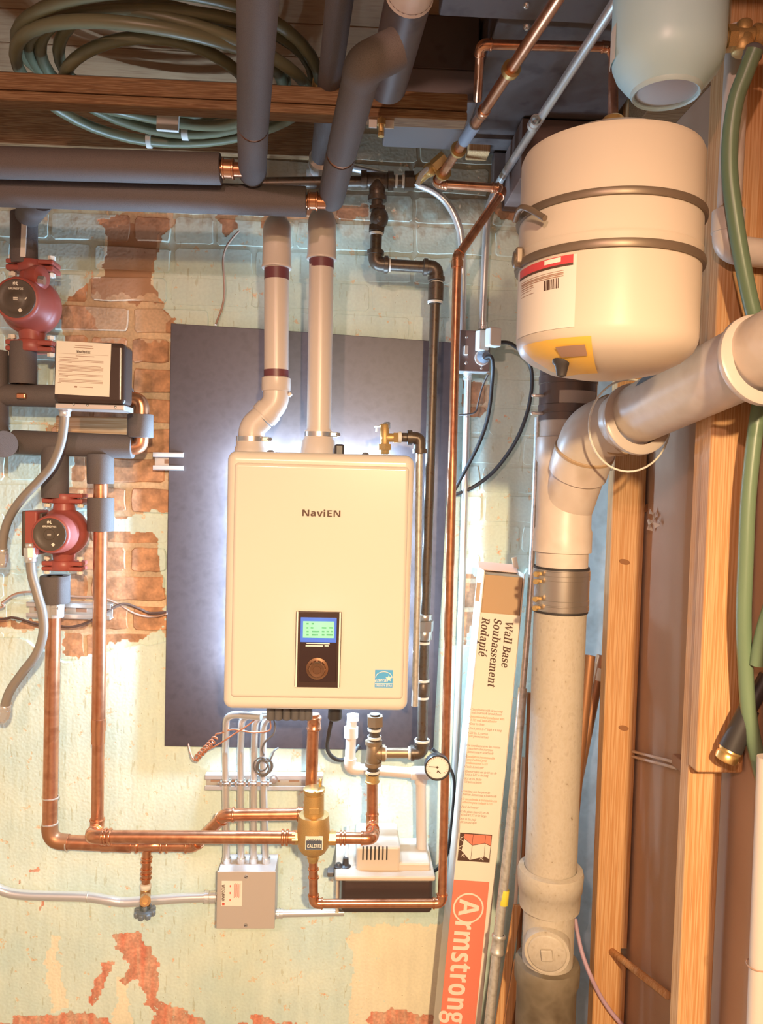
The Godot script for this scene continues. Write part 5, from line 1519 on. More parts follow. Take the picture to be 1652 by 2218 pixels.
func overhead() -> void:
	var cu: Material = mats["copper"]
	# wooden strip that carries the hose coil
	var zs := 0.53
	var st := thing("ceiling_batten", "old wooden batten under the ceiling running above the insulated pipes", "batten", P(500, 230, zs))
	var a := P(-640, 170, zs)
	var b := P(1012, 238, zs)
	part("batten", mb().slab(Vector3(a.x, P(500, 216, zs).y, zs - 0.045), Vector3(b.x, P(500, 178, zs).y, zs), 0.003), mats["old_wood"], st)
	part("edge_strip", mb().slab(Vector3(a.x, P(500, 240, zs).y, zs - 0.04), Vector3(b.x, P(500, 219, zs).y, zs + 0.004), 0.004, 2), mats["old_wood"], st)
	# insulated pipes along the wall
	var zp := 0.50
	var r1 := U(32, zp)
	var h1 := thing("insulated_pipe", "upper dark foam insulated pipe running along the wall below the batten", "pipe", P(200, 360, zp), "foam insulated ceiling pipes")
	sleeve(h1, P(-600, 335, zp), P(478, 366, zp), r1)
	part("pipe", mb().tube([P(470, 366, zp), P(540, 368, zp)], U(15, zp), 18), cu, h1)
	coupling(h1, P(494, 366, zp), Vector3(1, 0, 0), U(26, zp), U(19, zp), mats["copper_fitting"])
	# pipe toward the viewer above it
	var ya := P(545, 372, zp).y
	var r2 := U(30, 0.52)
	var pa := thing("insulated_pipe", "dark foam insulated pipe coming straight toward the viewer left of centre under the ceiling", "pipe", P(545, 372, zp), "foam insulated ceiling pipes")
	var ea := P(544, 368, 0.49)
	var fa := P(560, -30, 1.12)
	fa.y = ea.y + 0.012
	sleeve(pa, ea + Vector3(0, 0, -0.02), ea.lerp(fa, 0.315), r2)
	sleeve(pa, ea.lerp(fa, 0.325), ea.lerp(fa, 1.5), r2 * 0.99)
	part("pipe", mb().tube([ea.lerp(fa, 0.29), ea.lerp(fa, 0.36)], r2 * 0.93, 18), cu, pa, "strip of bare copper between two foam sleeves")
	part("elbow", mb().tube(fillet([ea + Vector3(0, 0, 0.02), ea, P(520, 367, zp)], 0.02), U(16, zp), 16), mats["copper_fitting"], pa)
	# lower pipe along the wall
	var zq := 0.43
	var h2 := thing("insulated_pipe", "lower dark foam insulated pipe along the wall just above the vent elbows", "pipe", P(300, 430, zq), "foam insulated ceiling pipes")
	sleeve(h2, P(-600, 394, zq), P(663, 437, zq), U(31, zq))
	part("pipe", mb().tube([P(655, 436, zq), P(705, 438, zq)], U(14, zq), 18), cu, h2)
	coupling(h2, P(677, 435, zq), Vector3(1, 0, 0), U(22, zq), U(18, zq), mats["copper_fitting"])
	var eb := P(716, 424, 0.42)
	var fb := P(785, 165, 0.93)
	fb.y = eb.y + 0.02
	var pb := thing("insulated_pipe", "dark foam insulated pipe right of centre coming forward to an elbow under the ceiling", "pipe", eb, "foam insulated ceiling pipes")
	sleeve(pb, eb + Vector3(0, 0, -0.02), eb.lerp(fb, 0.40), r2)
	sleeve(pb, eb.lerp(fb, 0.42), fb, r2 * 1.0)
	part("pipe", mb().tube([eb.lerp(fb, 0.36), eb.lerp(fb, 0.46)], r2 * 0.93, 18), cu, pb, "strip of bare copper between two foam sleeves")
	part("elbow", mb().tube(fillet([eb + Vector3(0, 0, 0.02), eb, P(690, 437, 0.43)], 0.02), U(16, zq), 16), mats["copper_fitting"], pb)
	var up := fb + Vector3(0.035, 0.02, 0.03)
	part("foam_elbow", mb().tube(fillet([fb - (fb - eb).normalized() * 0.02, fb + (fb - eb).normalized() * 0.012, up + Vector3(0.02, 0.01, -0.02)], 0.02), r2 * 1.05, 22), mats["foam"], pb)
	# dark drain pipe forward of it, with its pale open end
	var da := P(838, 185, 0.66)
	var db := P(886, 60, 0.92)
	db.y = da.y + 0.02
	var dp := thing("ceiling_drain_pipe", "short thick grey pipe and pale plastic coupling under the ceiling right of the foam elbow", "pipe", da)
	part("pipe", mb().tube([da, db], U(44, 0.75), 24), mats["sheet_metal"], dp)
	var dd := (db - da).normalized()
	part("plastic_coupling", mb().lathe(db - dd * 0.01, dd, [Vector2(0, 0.026), Vector2(0, 0.036), Vector2(0.004, 0.040), Vector2(0.012, 0.037), Vector2(0.30, 0.037)], 28), mats["pvc_aged"], dp, "pale plastic coupling end")
	# thin dark pipe to the wall fitting
	var ca := P(690, 378, 0.06)
	var cb := P(742, -40, 0.86)
	cb.y = ca.y + 0.03
	var cp := thing("insulated_pipe", "slim dark foam insulated pipe running back to a pale fitting at the wall", "pipe", ca, "foam insulated ceiling pipes")
	sleeve(cp, ca.lerp(cb, 0.14), ca.lerp(cb, 1.3), 0.025)
	part("wall_fitting", mb().lathe(ca, (cb - ca).normalized(), [Vector2(0, 0.022), Vector2(0, 0.034), Vector2(0.03, 0.034), Vector2(0.035, 0.026), Vector2(0.06, 0.026), Vector2(0.064, 0.030), Vector2(0.10, 0.030), Vector2(0.105, 0.02), Vector2(0.16, 0.02)], 22), mats["galvanised"], cp, "pale threaded wall fitting")
	# hose coil resting on the batten
	var y0 := P(500, 178, zs).y + 0.014
	var ct := P(362, 220, 0.44)
	ct.y = y0
	var hc := thing("hose_coil", "coil of grey green hose lying on the batten under the ceiling", "hose", ct)
	var loops := []
	var turns := 6
	for i in 40 * turns + 1:
		var u := float(i) / 40.0
		var an := u * TAU
		var k := int(u) % turns
		var rx: float = [0.335, 0.30, 0.27, 0.31, 0.24, 0.20][mini(k, 5)]
		rx = lerpf(rx, [0.335, 0.30, 0.27, 0.31, 0.24, 0.20][mini(k + 1, 5)], u - floorf(u))
		loops.append(ct + Vector3(cos(an) * rx + 0.02 * sin(u * 2.1), 0.008 + 0.045 * (0.5 + 0.5 * sin(u * 1.9)) + 0.012 * sin(an * 2 + u), sin(an) * rx * 0.88 + 0.015 * cos(u * 3)))
	part("hose", mb().tube(loops, 0.0125, 12), mats["hose_grey"], hc)
	part("hose_fitting", mb().cyl(loops[0] + Vector3(0, 0.004, 0.01), loops[0] + Vector3(-0.004, -0.004, -0.035), 0.016, 0.003), mats["brass"], hc, "brass hose fitting")
	part("tie", mb().ring(loops[70] - Vector3(0.008, 0, 0), loops[70] + Vector3(0.008, 0, 0), 0.0127, 0.0155), mats["white_plastic"], hc)
	var hb := P(164, 250, 0.42)
	part("tie", mb().ring(loops[108] - Vector3(0.006, 0, 0), loops[108] + Vector3(0.006, 0, 0), 0.0127, 0.017), mats["white_plastic"], hc)
	# little bracket with bolt on the batten
	var br := thing("pipe_bracket", "small white metal bracket with a brass bolt under the batten", "bracket", P(826, 300, zs))
	var bp := P(826, 265, zs)
	var bm := mb().rbox(Basis(), bp + Vector3(-0.018, 0.004, -0.01), Vector3(0.017, 0.024, 0.003), 0.001)
	bm.rbox(Basis(), bp + Vector3(0.017, 0.004, -0.01), Vector3(0.020, 0.024, 0.003), 0.001)
	bm.rbox(Basis(), bp + Vector3(0, 0.015, -0.02), Vector3(0.055, 0.003, 0.03), 0.001)
	part("plate", bm, mats["white_plastic"], br)
	var bb := mb().cyl(bp + Vector3(0, 0.03, -0.006), bp + Vector3(0, -0.018, -0.006), 0.006)
	bb.hexa(bp + Vector3(0, 0.012, -0.006), bp + Vector3(0, -0.003, -0.006), 0.010)
	bb.hexa(bp + Vector3(0, -0.020, -0.006), bp + Vector3(0, -0.027, -0.006), 0.007)
	part("bolt", bb, mats["brass"], br)
	# white tag hanging in the coil
	var tg := P(364, 258, 0.30)
	solo("plastic_tag", mb().rbox(Basis(Vector3(0, 0, 1), -0.03), tg, Vector3(U(46, 0.3), U(50, 0.3), 0.012), 0.002), mats["white_plastic"], "small pale plastic tab hanging inside the hose coil", "tag", tg)
	# ducts on the right
	var sm: Material = mats["sheet_metal"]
	var d1 := thing("ceiling_duct", "wide dark sheet metal duct across the ceiling above the copper tank line", "duct", Vector3(P(1140, 85, 0.72).x, 2.52, 0.72))
	part("duct_body", mb().slab(Vector3(P(948, 80, 0.72).x, 2.515, 0.72), Vector3(XR - 0.02, TOPY - 0.005, 1.28), 0.004), sm, d1)
	part("duct_shoulder", mb().slab(Vector3(P(1046, 100, 0.47).x, TOPY - 0.11, 0.012), Vector3(XR - 0.02, TOPY - 0.005, 0.72), 0.004), sm, d1)
	for q in [[1139, 10], [1140, 57]]:
		var p := P(q[0], q[1], 0.8)
		var t := (2.515 - EYE.y) / (p.y - EYE.y)
		var hit := EYE + (p - EYE) * t
		part("duct_screw", mb().lathe(hit, Vector3.DOWN, [Vector2(-0.002, 0.007), Vector2(0.004, 0.006), Vector2(0.007, 0.003), Vector2(0.007, 0)], 12), mats["steel_bright"], d1)
	var d2 := thing("branch_duct", "grey sheet metal box duct with a seam behind the batten", "duct", P(940, 212, 0.47))
	var da1 := P(838, 214, 0.47)
	var db1 := P(1040, 82, 0.47)
	part("lower_panel", mb().slab(Vector3(da1.x, da1.y, 0.22), Vector3(db1.x, P(940, 147, 0.47).y, 0.47), 0.006), mats["sheet_metal_light"], d2)
	part("upper_panel", mb().slab(Vector3(da1.x + 0.01, P(940, 145, 0.47).y, 0.22), Vector3(db1.x, TOPY, 0.462), 0.004), sm, d2)
	var d3 := thing("duct_drop", "narrow grey sheet metal duct drop on the wall behind the sloping conduit", "duct", P(1098, 420, 0.1))
	part("duct_body", mb().slab(Vector3(P(1070, 300, 0.045).x, P(1095, 412, 0.045).y, 0.012), Vector3(P(1126, 300, 0.045).x, TOPY - 0.115, 0.045), 0.004), mats["sheet_metal_light"], d3)
	var ra := P(1130, 330, 0.06)
	solo("brown_panel", mb().slab(Vector3(P(1131, 250, 0.25).x, P(1200, 390, 0.25).y, 0.012), Vector3(XR - 0.002, TOPY - 0.115, 0.25), 0.003), mats["soffit_brown"], "dull dark brown boxed panel under the ceiling behind the tanks", "panel", ra)
	var wb := P(1040, 300, 0.06)
	solo("wood_block", mb().slab(P(1014, 328, 0.075) - Vector3(0, 0, 0.06), P(1064, 262, 0.075), 0.004), mats["stud_wood"], "small wooden block on the wall beside the grey duct drop", "wood block", wb)
	var bl := P(900, 330, 0.02)
	# sill beam along the top of the wall
	solo("rim_joist", mb().slab(Vector3(-1.7, P(400, 330, 0.03).y, 0.010), Vector3(P(770, 330, 0.03).x, TOPY, 0.035), 0.004), mats["old_wood"], "dark rim joist on top of the brick wall behind the hose coil", "joist", Vector3(-0.3, P(400, 330, 0.03).y, 0.02))

# ---------- tanks
func tanks() -> void:
	var z := 1.0
	var x := P(1317, 540, z).x
	var r := 0.1365
	var yb := P(1317, 724, z + r).y
	var yt := P(1320, 246, z + r).y
	var en: Material = mats["enamel_cream"]
	var th := thing("expansion_tank", "large cream expansion tank held by two metal straps", "tank", Vector3(x, yb, z))
	var o := Vector3(x, yb, z)
	var h := yt - yb
	var ys := P(1317, 492, z + r).y - yb
	var prof := [Vector2(-0.044, 0), Vector2(-0.042, 0.04), Vector2(-0.033, 0.085), Vector2(-0.018, 0.115), Vector2(-0.006, 0.129), Vector2(0.006, 0.135), Vector2(0.016, r), Vector2(ys - 0.004, r), Vector2(ys, r + 0.002), Vector2(ys + 0.004, r + 0.0005), Vector2(h - 0.012, r), Vector2(h - 0.003, r - 0.004), Vector2(h, r - 0.014), Vector2(h + 0.02, r - 0.05), Vector2(h + 0.028, 0)]
	part("shell", mb().lathe(o, Vector3.UP, prof, 64), en, th)
	for py in [[402, 418], [514, 532]]:
		var y0 := P(1317, py[1], z + r).y
		var y1 := P(1317, py[0], z + r).y
		var s := mb().lathe(Vector3(x, y0, z), Vector3.UP, [Vector2(0, r), Vector2(0, r + 0.005), Vector2((y1 - y0) * 0.5, r + 0.0065), Vector2(y1 - y0, r + 0.005), Vector2(y1 - y0, r)], 64)
		s.slab(Vector3(x + 0.04, y0, z - 0.140), Vector3(x + r + 0.004, y1, z - 0.130), 0.002)
		part("strap", s, mat("strap_metal", lin(0.20, 0.15, 0.11), 0.4, 0.4), th, "brown metal strap")
	# bracket ears on the left
	var e1 := mb().tube(smooth([Vector3(x - r - 0.012, P(1120, 482, z).y, z + 0.01), Vector3(x - r - 0.01, P(1130, 474, z).y, z + 0.05), Vector3(x - r + 0.014, P(1158, 472, z + 0.09).y, z + 0.09)]), 0.0045, 10)
	part("bracket", e1, mats["strap_metal"], th)
	var e2 := mb().rbox(Basis(), Vector3(x - r - 0.006, P(1120, 562, z).y, z + 0.01), Vector3(0.012, 0.026, 0.03), 0.004, 2)
	e2.cyl(Vector3(x - r - 0.014, P(1120, 568, z).y, z + 0.012), Vector3(x - r + 0.004, P(1120, 568, z).y, z + 0.012), 0.012, 0.003)
	part("strap_clamp", e2, mats["strap_metal"], th)
	part("side_bracket", mb().slab(Vector3(x + r - 0.004, P(1525, 622, z).y, z - 0.09), Vector3(x + r + 0.022, P(1525, 596, z).y, z - 0.075), 0.003), mats["dark_grey"], th)
	# wrap label
	var pch := func(pa: float, pb2: float, d0: float, d1: float, rr: float) -> MB:
		var yy0 := P(1180, pb2, z + 0.09).y
		var yy1 := P(1180, pa, z + 0.09).y
		return mb().lathe(Vector3(x, yy0, z), Vector3.UP, [Vector2(0, r), Vector2(0, r + rr), Vector2(yy1 - yy0, r + rr), Vector2(yy1 - yy0, r)], 20, deg_to_rad(d0), deg_to_rad(d1))
	var lb := part("wrap_label", pch.call(556, 712, -92.0, -36.0, 0.0006), mat("label_tank", lin(0.76, 0.69, 0.62), 0.35), th, "printed label with a red stripe")
	part("red_stripe", pch.call(556, 574, -88.0, -38.0, 0.0012), mat("stripe_red", lin(0.62, 0.07, 0.08), 0.4), lb)
	part("dark_stripe", pch.call(574, 579, -88.0, -38.0, 0.0012), mats["ink_brown"], lb)
	part("stripe_patch", pch.call(558, 568, -58.0, -46.0, 0.0016), mats["label_cream"], lb)
	var lines := [[587, 588, -84, -44], [591, 593, -84, -44], [594, 596, -84, -44], [598, 600, -84, -44], [603, 605, -84, -68], [608, 609, -84, -67], [613, 614, -84, -70], [621, 622, -84, -67]]
	for q in lines: part("printed_line", pch.call(q[0], q[1], q[2], q[3], 0.0011), mats["ink_soft"], lb)
	var a := -58.0
	for wd in [1.4, 0.6, 1.6, 0.5, 0.8, 1.2, 0.5, 1.0, 0.6]:
		part("barcode_bar", pch.call(602, 624, a, a + wd * 0.8, 0.0011), mats["ink_brown"], lb)
		a += wd * 0.8 + 0.55
	# yellow tag on the bottom and the air valve
	var tagp := [Vector2(0.001, 0.1345), Vector2(-0.006, 0.1305), Vector2(-0.020, 0.1155), Vector2(-0.035, 0.0855), Vector2(-0.041, 0.060)]
	part("warning_tag", mb().lathe(o + Vector3(0, -0.001, 0), Vector3.UP, tagp, 18, deg_to_rad(-82), deg_to_rad(-26)), mat("tag_yellow", lin(0.80, 0.48, 0.08), 0.35), th, "crumpled yellow warning tag round the air valve")
	var tg2 := mb().lathe(o + Vector3(0, -0.0018, 0), Vector3.UP, [Vector2(-0.009, 0.130), Vector2(-0.0195, 0.117), Vector2(-0.022, 0.1125)], 18, deg_to_rad(-50), deg_to_rad(-30))
	part("tag_print", tg2, mats["ink_soft"], th)
	var va := deg_to_rad(-56.0)
	var vp := o + Vector3(sin(va) * 0.098, -0.026, cos(va) * 0.098)
	part("air_valve", mb().lathe(vp, Vector3.DOWN, [Vector2(-0.006, 0.014), Vector2(0.003, 0.014), Vector2(0.007, 0.010), Vector2(0.022, 0.007), Vector2(0.024, 0)], 18), mats["black_rubber"], th, "black rubber air valve cap")
	part("top_fitting", mb().cyl(o + Vector3(0.0, h + 0.02, 0), o + Vector3(0, h + 0.06, 0), 0.016, 0.003), mats["brass"], th)
	# pale blue tank hanging higher
	var z2 := 0.93
	var c2 := P(1444, 150, z2)
	var r2 := U(117.5, z2)
	var yb2 := P(1441, 200, z2).y
	var t2 := thing("filter_tank", "pale blue rounded tank hanging above the large cream tank", "tank", Vector3(c2.x, yb2, z2))
	var o2 := Vector3(c2.x, yb2, z2)
	part("shell", mb().lathe(o2, Vector3.UP, [Vector2(0.004, r2 * 0.60), Vector2(0.0, r2 * 0.62), Vector2(0.002, r2 * 0.64), Vector2(0.014, r2 * 0.76), Vector2(0.030, r2 * 0.90), Vector2(0.046, r2 * 0.97), Vector2(0.064, r2), Vector2(0.33, r2), Vector2(0.36, r2 * 0.9), Vector2(0.37, 0)], 56), mats["aqua_enamel"], t2)
	part("base_rim", mb().lathe(o2 + Vector3(0, -0.004, 0), Vector3.UP, [Vector2(0.012, r2 * 0.54), Vector2(0, r2 * 0.555), Vector2(-0.002, r2 * 0.59), Vector2(0.002, r2 * 0.625), Vector2(0.010, r2 * 0.64)], 48), mat("rim_aqua", lin(0.56, 0.74, 0.76), 0.35), t2)
	part("base_disc", mb().cyl(o2 + Vector3(0, 0.0005, 0), o2 + Vector3(0, 0.006, 0), r2 * 0.58, 0.001, 40), mat("base_grey", lin(0.66, 0.62, 0.60), 0.5), t2, "grey recessed base")
	part("sticker", mb().lathe(Vector3(c2.x, P(1335, 132, z2).y, z2), Vector3.UP, [Vector2(0, r2), Vector2(0, r2 + 0.0008), Vector2(U(72, z2), r2 + 0.0008), Vector2(U(72, z2), r2)], 8, deg_to_rad(-112), deg_to_rad(-84)), mats["carton_white"], t2, "cream sticker at the left edge")

# ---------- drain stack
func drain() -> void:
	var z := 0.42
	var ax := P(1206, 1500, z)
	var x := ax.x
	var Y := func(py: float) -> float: return P(1206, py, z).y
	var k := U(1.0, z)
	var r := 57.0 * k
	var pv: Material = mats["pvc_aged"]
	var th := thing("drain_stack", "thick cream painted cast iron and plastic drain stack rising from the floor", "drain stack", Vector3(x, 0, z))
	var ci: Material = mats["cast_iron_painted"]
	var at := func(py: float) -> Vector3: return Vector3(x, Y.call(py), z)
	part("cast_iron_pipe", mb().lathe(at.call(1890), Vector3.UP, [Vector2(0, r * 1.0), Vector2(Y.call(1310) - Y.call(1890), r * 1.0)], 40), ci, th, "cream painted cast iron pipe with chipped paint")
	# bell below
	var bl: Vector3 = at.call(1962)
	var u := func(py: float) -> float: return Y.call(py) - bl.y
	part("hub", mb().lathe(bl, Vector3.UP, [Vector2(0, r * 0.98), Vector2(0.002, r * 1.17), Vector2(u.call(1922), r * 1.2), Vector2(u.call(1920), r * 1.24), Vector2(u.call(1888), r * 1.28), Vector2(u.call(1880), r * 1.24), Vector2(u.call(1877), r * 1.02)], 40), ci, th)
	part("cleanout_tee", mb().lathe(at.call(2096), Vector3.UP, [Vector2(0, r * 0.95), Vector2(0.0, r * 0.99), Vector2(Y.call(1955) - Y.call(2096), r * 0.99)], 40), ci, th)
	var cd := Vector3(-0.30, -0.05, 1).normalized()
	var cc: Vector3 = at.call(2022) + cd * r * 0.55
	var cl := part("cleanout_plug", mb().lathe(cc, cd, [Vector2(0, 49 * k), Vector2(r * 0.62, 49 * k), Vector2(r * 0.66, 48 * k), Vector2(r * 0.66, 42 * k), Vector2(r * 0.70, 41 * k), Vector2(r * 0.74, 38 * k), Vector2(r * 0.745, 0)], 36), ci, th, "round cleanout plug with a square boss")
	var fr := Basis(Vector3(0, 1, 0).cross(cd).normalized(), cd.cross(Vector3(0, 1, 0).cross(cd).normalized()).normalized(), cd)
	part("square_boss", mb().rbox(fr * Basis(Vector3(0, 0, 1), 0.15), cc + cd * (r * 0.745 + 0.002), Vector3(25 * k, 25 * k, 0.012), 0.003), ci, cl)
	part("lower_hub", mb().lathe(at.call(2260), Vector3.UP, [Vector2(-0.6, r * 1.16), Vector2(Y.call(2130) - Y.call(2260), r * 1.16), Vector2(Y.call(2118) - Y.call(2260), r * 1.26), Vector2(Y.call(2086) - Y.call(2260), r * 1.27), Vector2(Y.call(2080) - Y.call(2260), r * 1.22), Vector2(Y.call(2078) - Y.call(2260), r * 1.0)], 40), mats["cast_iron_dirty"], th, "dirty unpainted lower pipe")
	# shielded coupling
	var s0: Vector3 = at.call(1324)
	var hh: float = Y.call(1226) - s0.y
	part("rubber_sleeve", mb().lathe(s0, Vector3.UP, [Vector2(0, r), Vector2(0, r * 1.055), Vector2(hh, r * 1.055), Vector2(hh, r)], 40), mats["black_rubber"], th)
	var bm := mb()
	bm.lathe(s0 + Vector3(0, hh * 0.05, 0), Vector3.UP, [Vector2(0, r * 1.05), Vector2(0, r * 1.07), Vector2(hh * 0.9, r * 1.07), Vector2(hh * 0.9, r * 1.05)], 44)
	for q in [0.06, 0.19, 0.72, 0.82]:
		bm.lathe(s0 + Vector3(0, hh * q, 0), Vector3.UP, [Vector2(0, r * 1.07), Vector2(0.0008, r * 1.088), Vector2(hh * 0.10, r * 1.088), Vector2(hh * 0.10 + 0.0008, r * 1.07)], 44)
	var bd := part("steel_band", bm, mats["stainless"], th, "shiny steel coupling band")
	for py in [1240, 1256, 1293, 1312]:
		var p: Vector3 = at.call(py) + Vector3(-r * 0.98, 0, r * 0.52)
		var g := mb().hexa(p + Vector3(-0.006, 0, 0.006), p + Vector3(-0.012, 0, 0.012), 0.0065)
		g.rbox(Basis(), p + Vector3(0.004, 0, -0.001), Vector3(0.018, 0.008, 0.010), 0.002)
		part("band_screw", g, mats["brass"], bd)
	# plastic part and wye
	part("plastic_pipe", mb().lathe(at.call(1232), Vector3.UP, [Vector2(0, r * 0.99), Vector2(Y.call(800) - Y.call(1232), r * 0.99)], 44), pv, th, "cream plastic pipe")
	part("wye_body", mb().lathe(at.call(1194), Vector3.UP, [Vector2(0, r), Vector2(0.0, r * 1.10), Vector2(Y.call(1150) - Y.call(1194), r * 1.10), Vector2(Y.call(1143) - Y.call(1194), r * 1.05), Vector2(Y.call(1002) - Y.call(1194), r * 1.05), Vector2(Y.call(996) - Y.call(1194), r * 1.10), Vector2(Y.call(948) - Y.call(1194), r * 1.10), Vector2(Y.call(946) - Y.call(1194), r)], 44), pv, th)
	# upper rubber coupling
	var g0: Vector3 = at.call(912)
	var gh: float = Y.call(800) - g0.y
	var uc := part("upper_coupling", mb().lathe(g0, Vector3.UP, [Vector2(0, r), Vector2(0, r * 1.08), Vector2(gh * 0.14, r * 1.08), Vector2(gh * 0.15, r * 1.11), Vector2(gh * 0.30, r * 1.11), Vector2(gh * 0.31, r * 1.08), Vector2(gh * 0.7, r * 1.08), Vector2(gh * 0.71, r * 1.11), Vector2(gh * 0.86, r * 1.11), Vector2(gh * 0.87, r * 1.08), Vector2(gh, r * 1.08), Vector2(gh, r)], 44), mat("shield_dark", lin(0.17, 0.13, 0.12), 0.3, 0.5), th, "dark banded coupling")
	part("coupling_label", mb().lathe(at.call(881), Vector3.UP, [Vector2(0, r * 1.08), Vector2(0, r * 1.087), Vector2(30 * k, r * 1.087), Vector2(30 * k, r * 1.08)], 14, deg_to_rad(-32), deg_to_rad(52)), mat("label_grey", lin(0.55, 0.47, 0.42), 0.5), uc)
	for py in [860, 898]:
		var p: Vector3 = at.call(py) + Vector3(-r * 1.0, 0, r * 0.3)
		part("band_screw", mb().cyl(p + Vector3(-0.028, 0, 0.0), p, 0.004), mats["galvanised"], uc)
	# branch
	var p0 := P(1226, 1098, z)
	var p1 := P(1263, 985, 0.50)
	var p2 := P(1282, 935, 0.535)
	var p3 := P(1338, 918, 0.58)
	var p4 := P(1652, 765, 1.0)
	var d1 := (p1 - p0).normalized()
	part("branch_arm", mb().tube([p0 + (p0 - p1) * 0.12, p1], r * 1.0, 40), pv, th)
	part("branch_socket", mb().lathe(p0.lerp(p1, 0.66), d1, [Vector2(0, r), Vector2(0.003, r * 1.08), Vector2(0.062, r * 1.08), Vector2(0.063, r)], 40), pv, th)
	var d4 := (p4 - p3).normalized()
	var w := fillet([p1, p2, p3], 0.07, 12)
	part("branch_elbow", mb().tube(w, r * 1.05, 40), pv, th)
	var rm := mb()
	rm.lathe(p1 + d1 * 0.004, d1, [Vector2(0, r * 1.03), Vector2(0.003, r * 1.10), Vector2(0.008, r * 1.10), Vector2(0.011, r * 1.03)], 40)
	rm.lathe(p3 - d4 * 0.012, d4, [Vector2(0, r * 1.03), Vector2(0.003, r * 1.11), Vector2(0.009, r * 1.11), Vector2(0.012, r * 1.03)], 40)
	part("elbow_rims", rm, mats["carton_brown"], th)
	part("primer_smear", mb().lathe(p3 - d4 * 0.034, d4, [Vector2(0, r * 1.055), Vector2(0.002, r * 1.062), Vector2(0.018, r * 1.062), Vector2(0.020, r * 1.055)], 20, deg_to_rad(105), deg_to_rad(235)), mats["primer_blue"], th, "blue primer smear")
	part("branch_pipe", mb().tube([p3, p3 + d4 * (p3.distance_to(p4) * 1.35)], r * 0.99, 44), pv, th, "thick plastic branch pipe rising toward the viewer")
	var l34 := p3.distance_to(p4)
	part("primer_patch", mb().lathe(p3 + d4 * l34 * 0.36, d4, [Vector2(0, r * 0.99), Vector2(0.008, r * 0.998), Vector2(0.05, r * 0.998), Vector2(0.075, r * 0.998), Vector2(0.085, r * 0.99)], 16, deg_to_rad(92), deg_to_rad(150)), mats["primer_blue"], th, "grey blue primer patch")
	for q in [0.17, 0.985]:
		var c: Vector3 = p3 + d4 * l34 * q + Vector3(-0.004, -0.011, 0)
		var cm := mb().lathe(c, d4, [Vector2(0, r * 0.9), Vector2(0, r * 1.20), Vector2(0.003, r * 1.225), Vector2(0.011, r * 1.215), Vector2(0.014, r * 1.14), Vector2(0.014, r * 0.9)], 48)
		part("pipe_collar", cm, mats["pvc"], th, "white plastic collar on the branch pipe")
	var wl := []
	var fr4 := MB.frame(d4)
	var wc: Vector3 = p3 + d4 * l34 * 0.11
	for i in 41:
		var an := TAU * i / 40.0
		wl.append(wc + (fr4[0] * cos(an) + fr4[1] * sin(an)) * r * 1.52 + Vector3(0, -0.016, 0) + d4 * 0.02 * sin(an))
	solo("wire_loop", mb().tube(wl, 0.0022, 8), mats["label_cream"], "thin white wire loop hanging round the branch pipe beside its collar", "wire", wc)

# ---------- carton leaning by the stack
func join_words(list: Array, b: Basis, z: float, capx: float, serif: bool, bold: bool, slant: float, squeeze := 1.0) -> MB:
	var g := mb()
	for q in list:
		var m := words(q[2], b, P(q[0], q[1], z), U(capx, z), serif, bold, slant, true, 0.0004, squeeze)
		var base := g.v.size()
		g.v.append_array(m.v)
		g.n.append_array(m.n)
		g.t.append_array(m.t)
		for i in m.ix: g.ix.append(base + i)
	return g

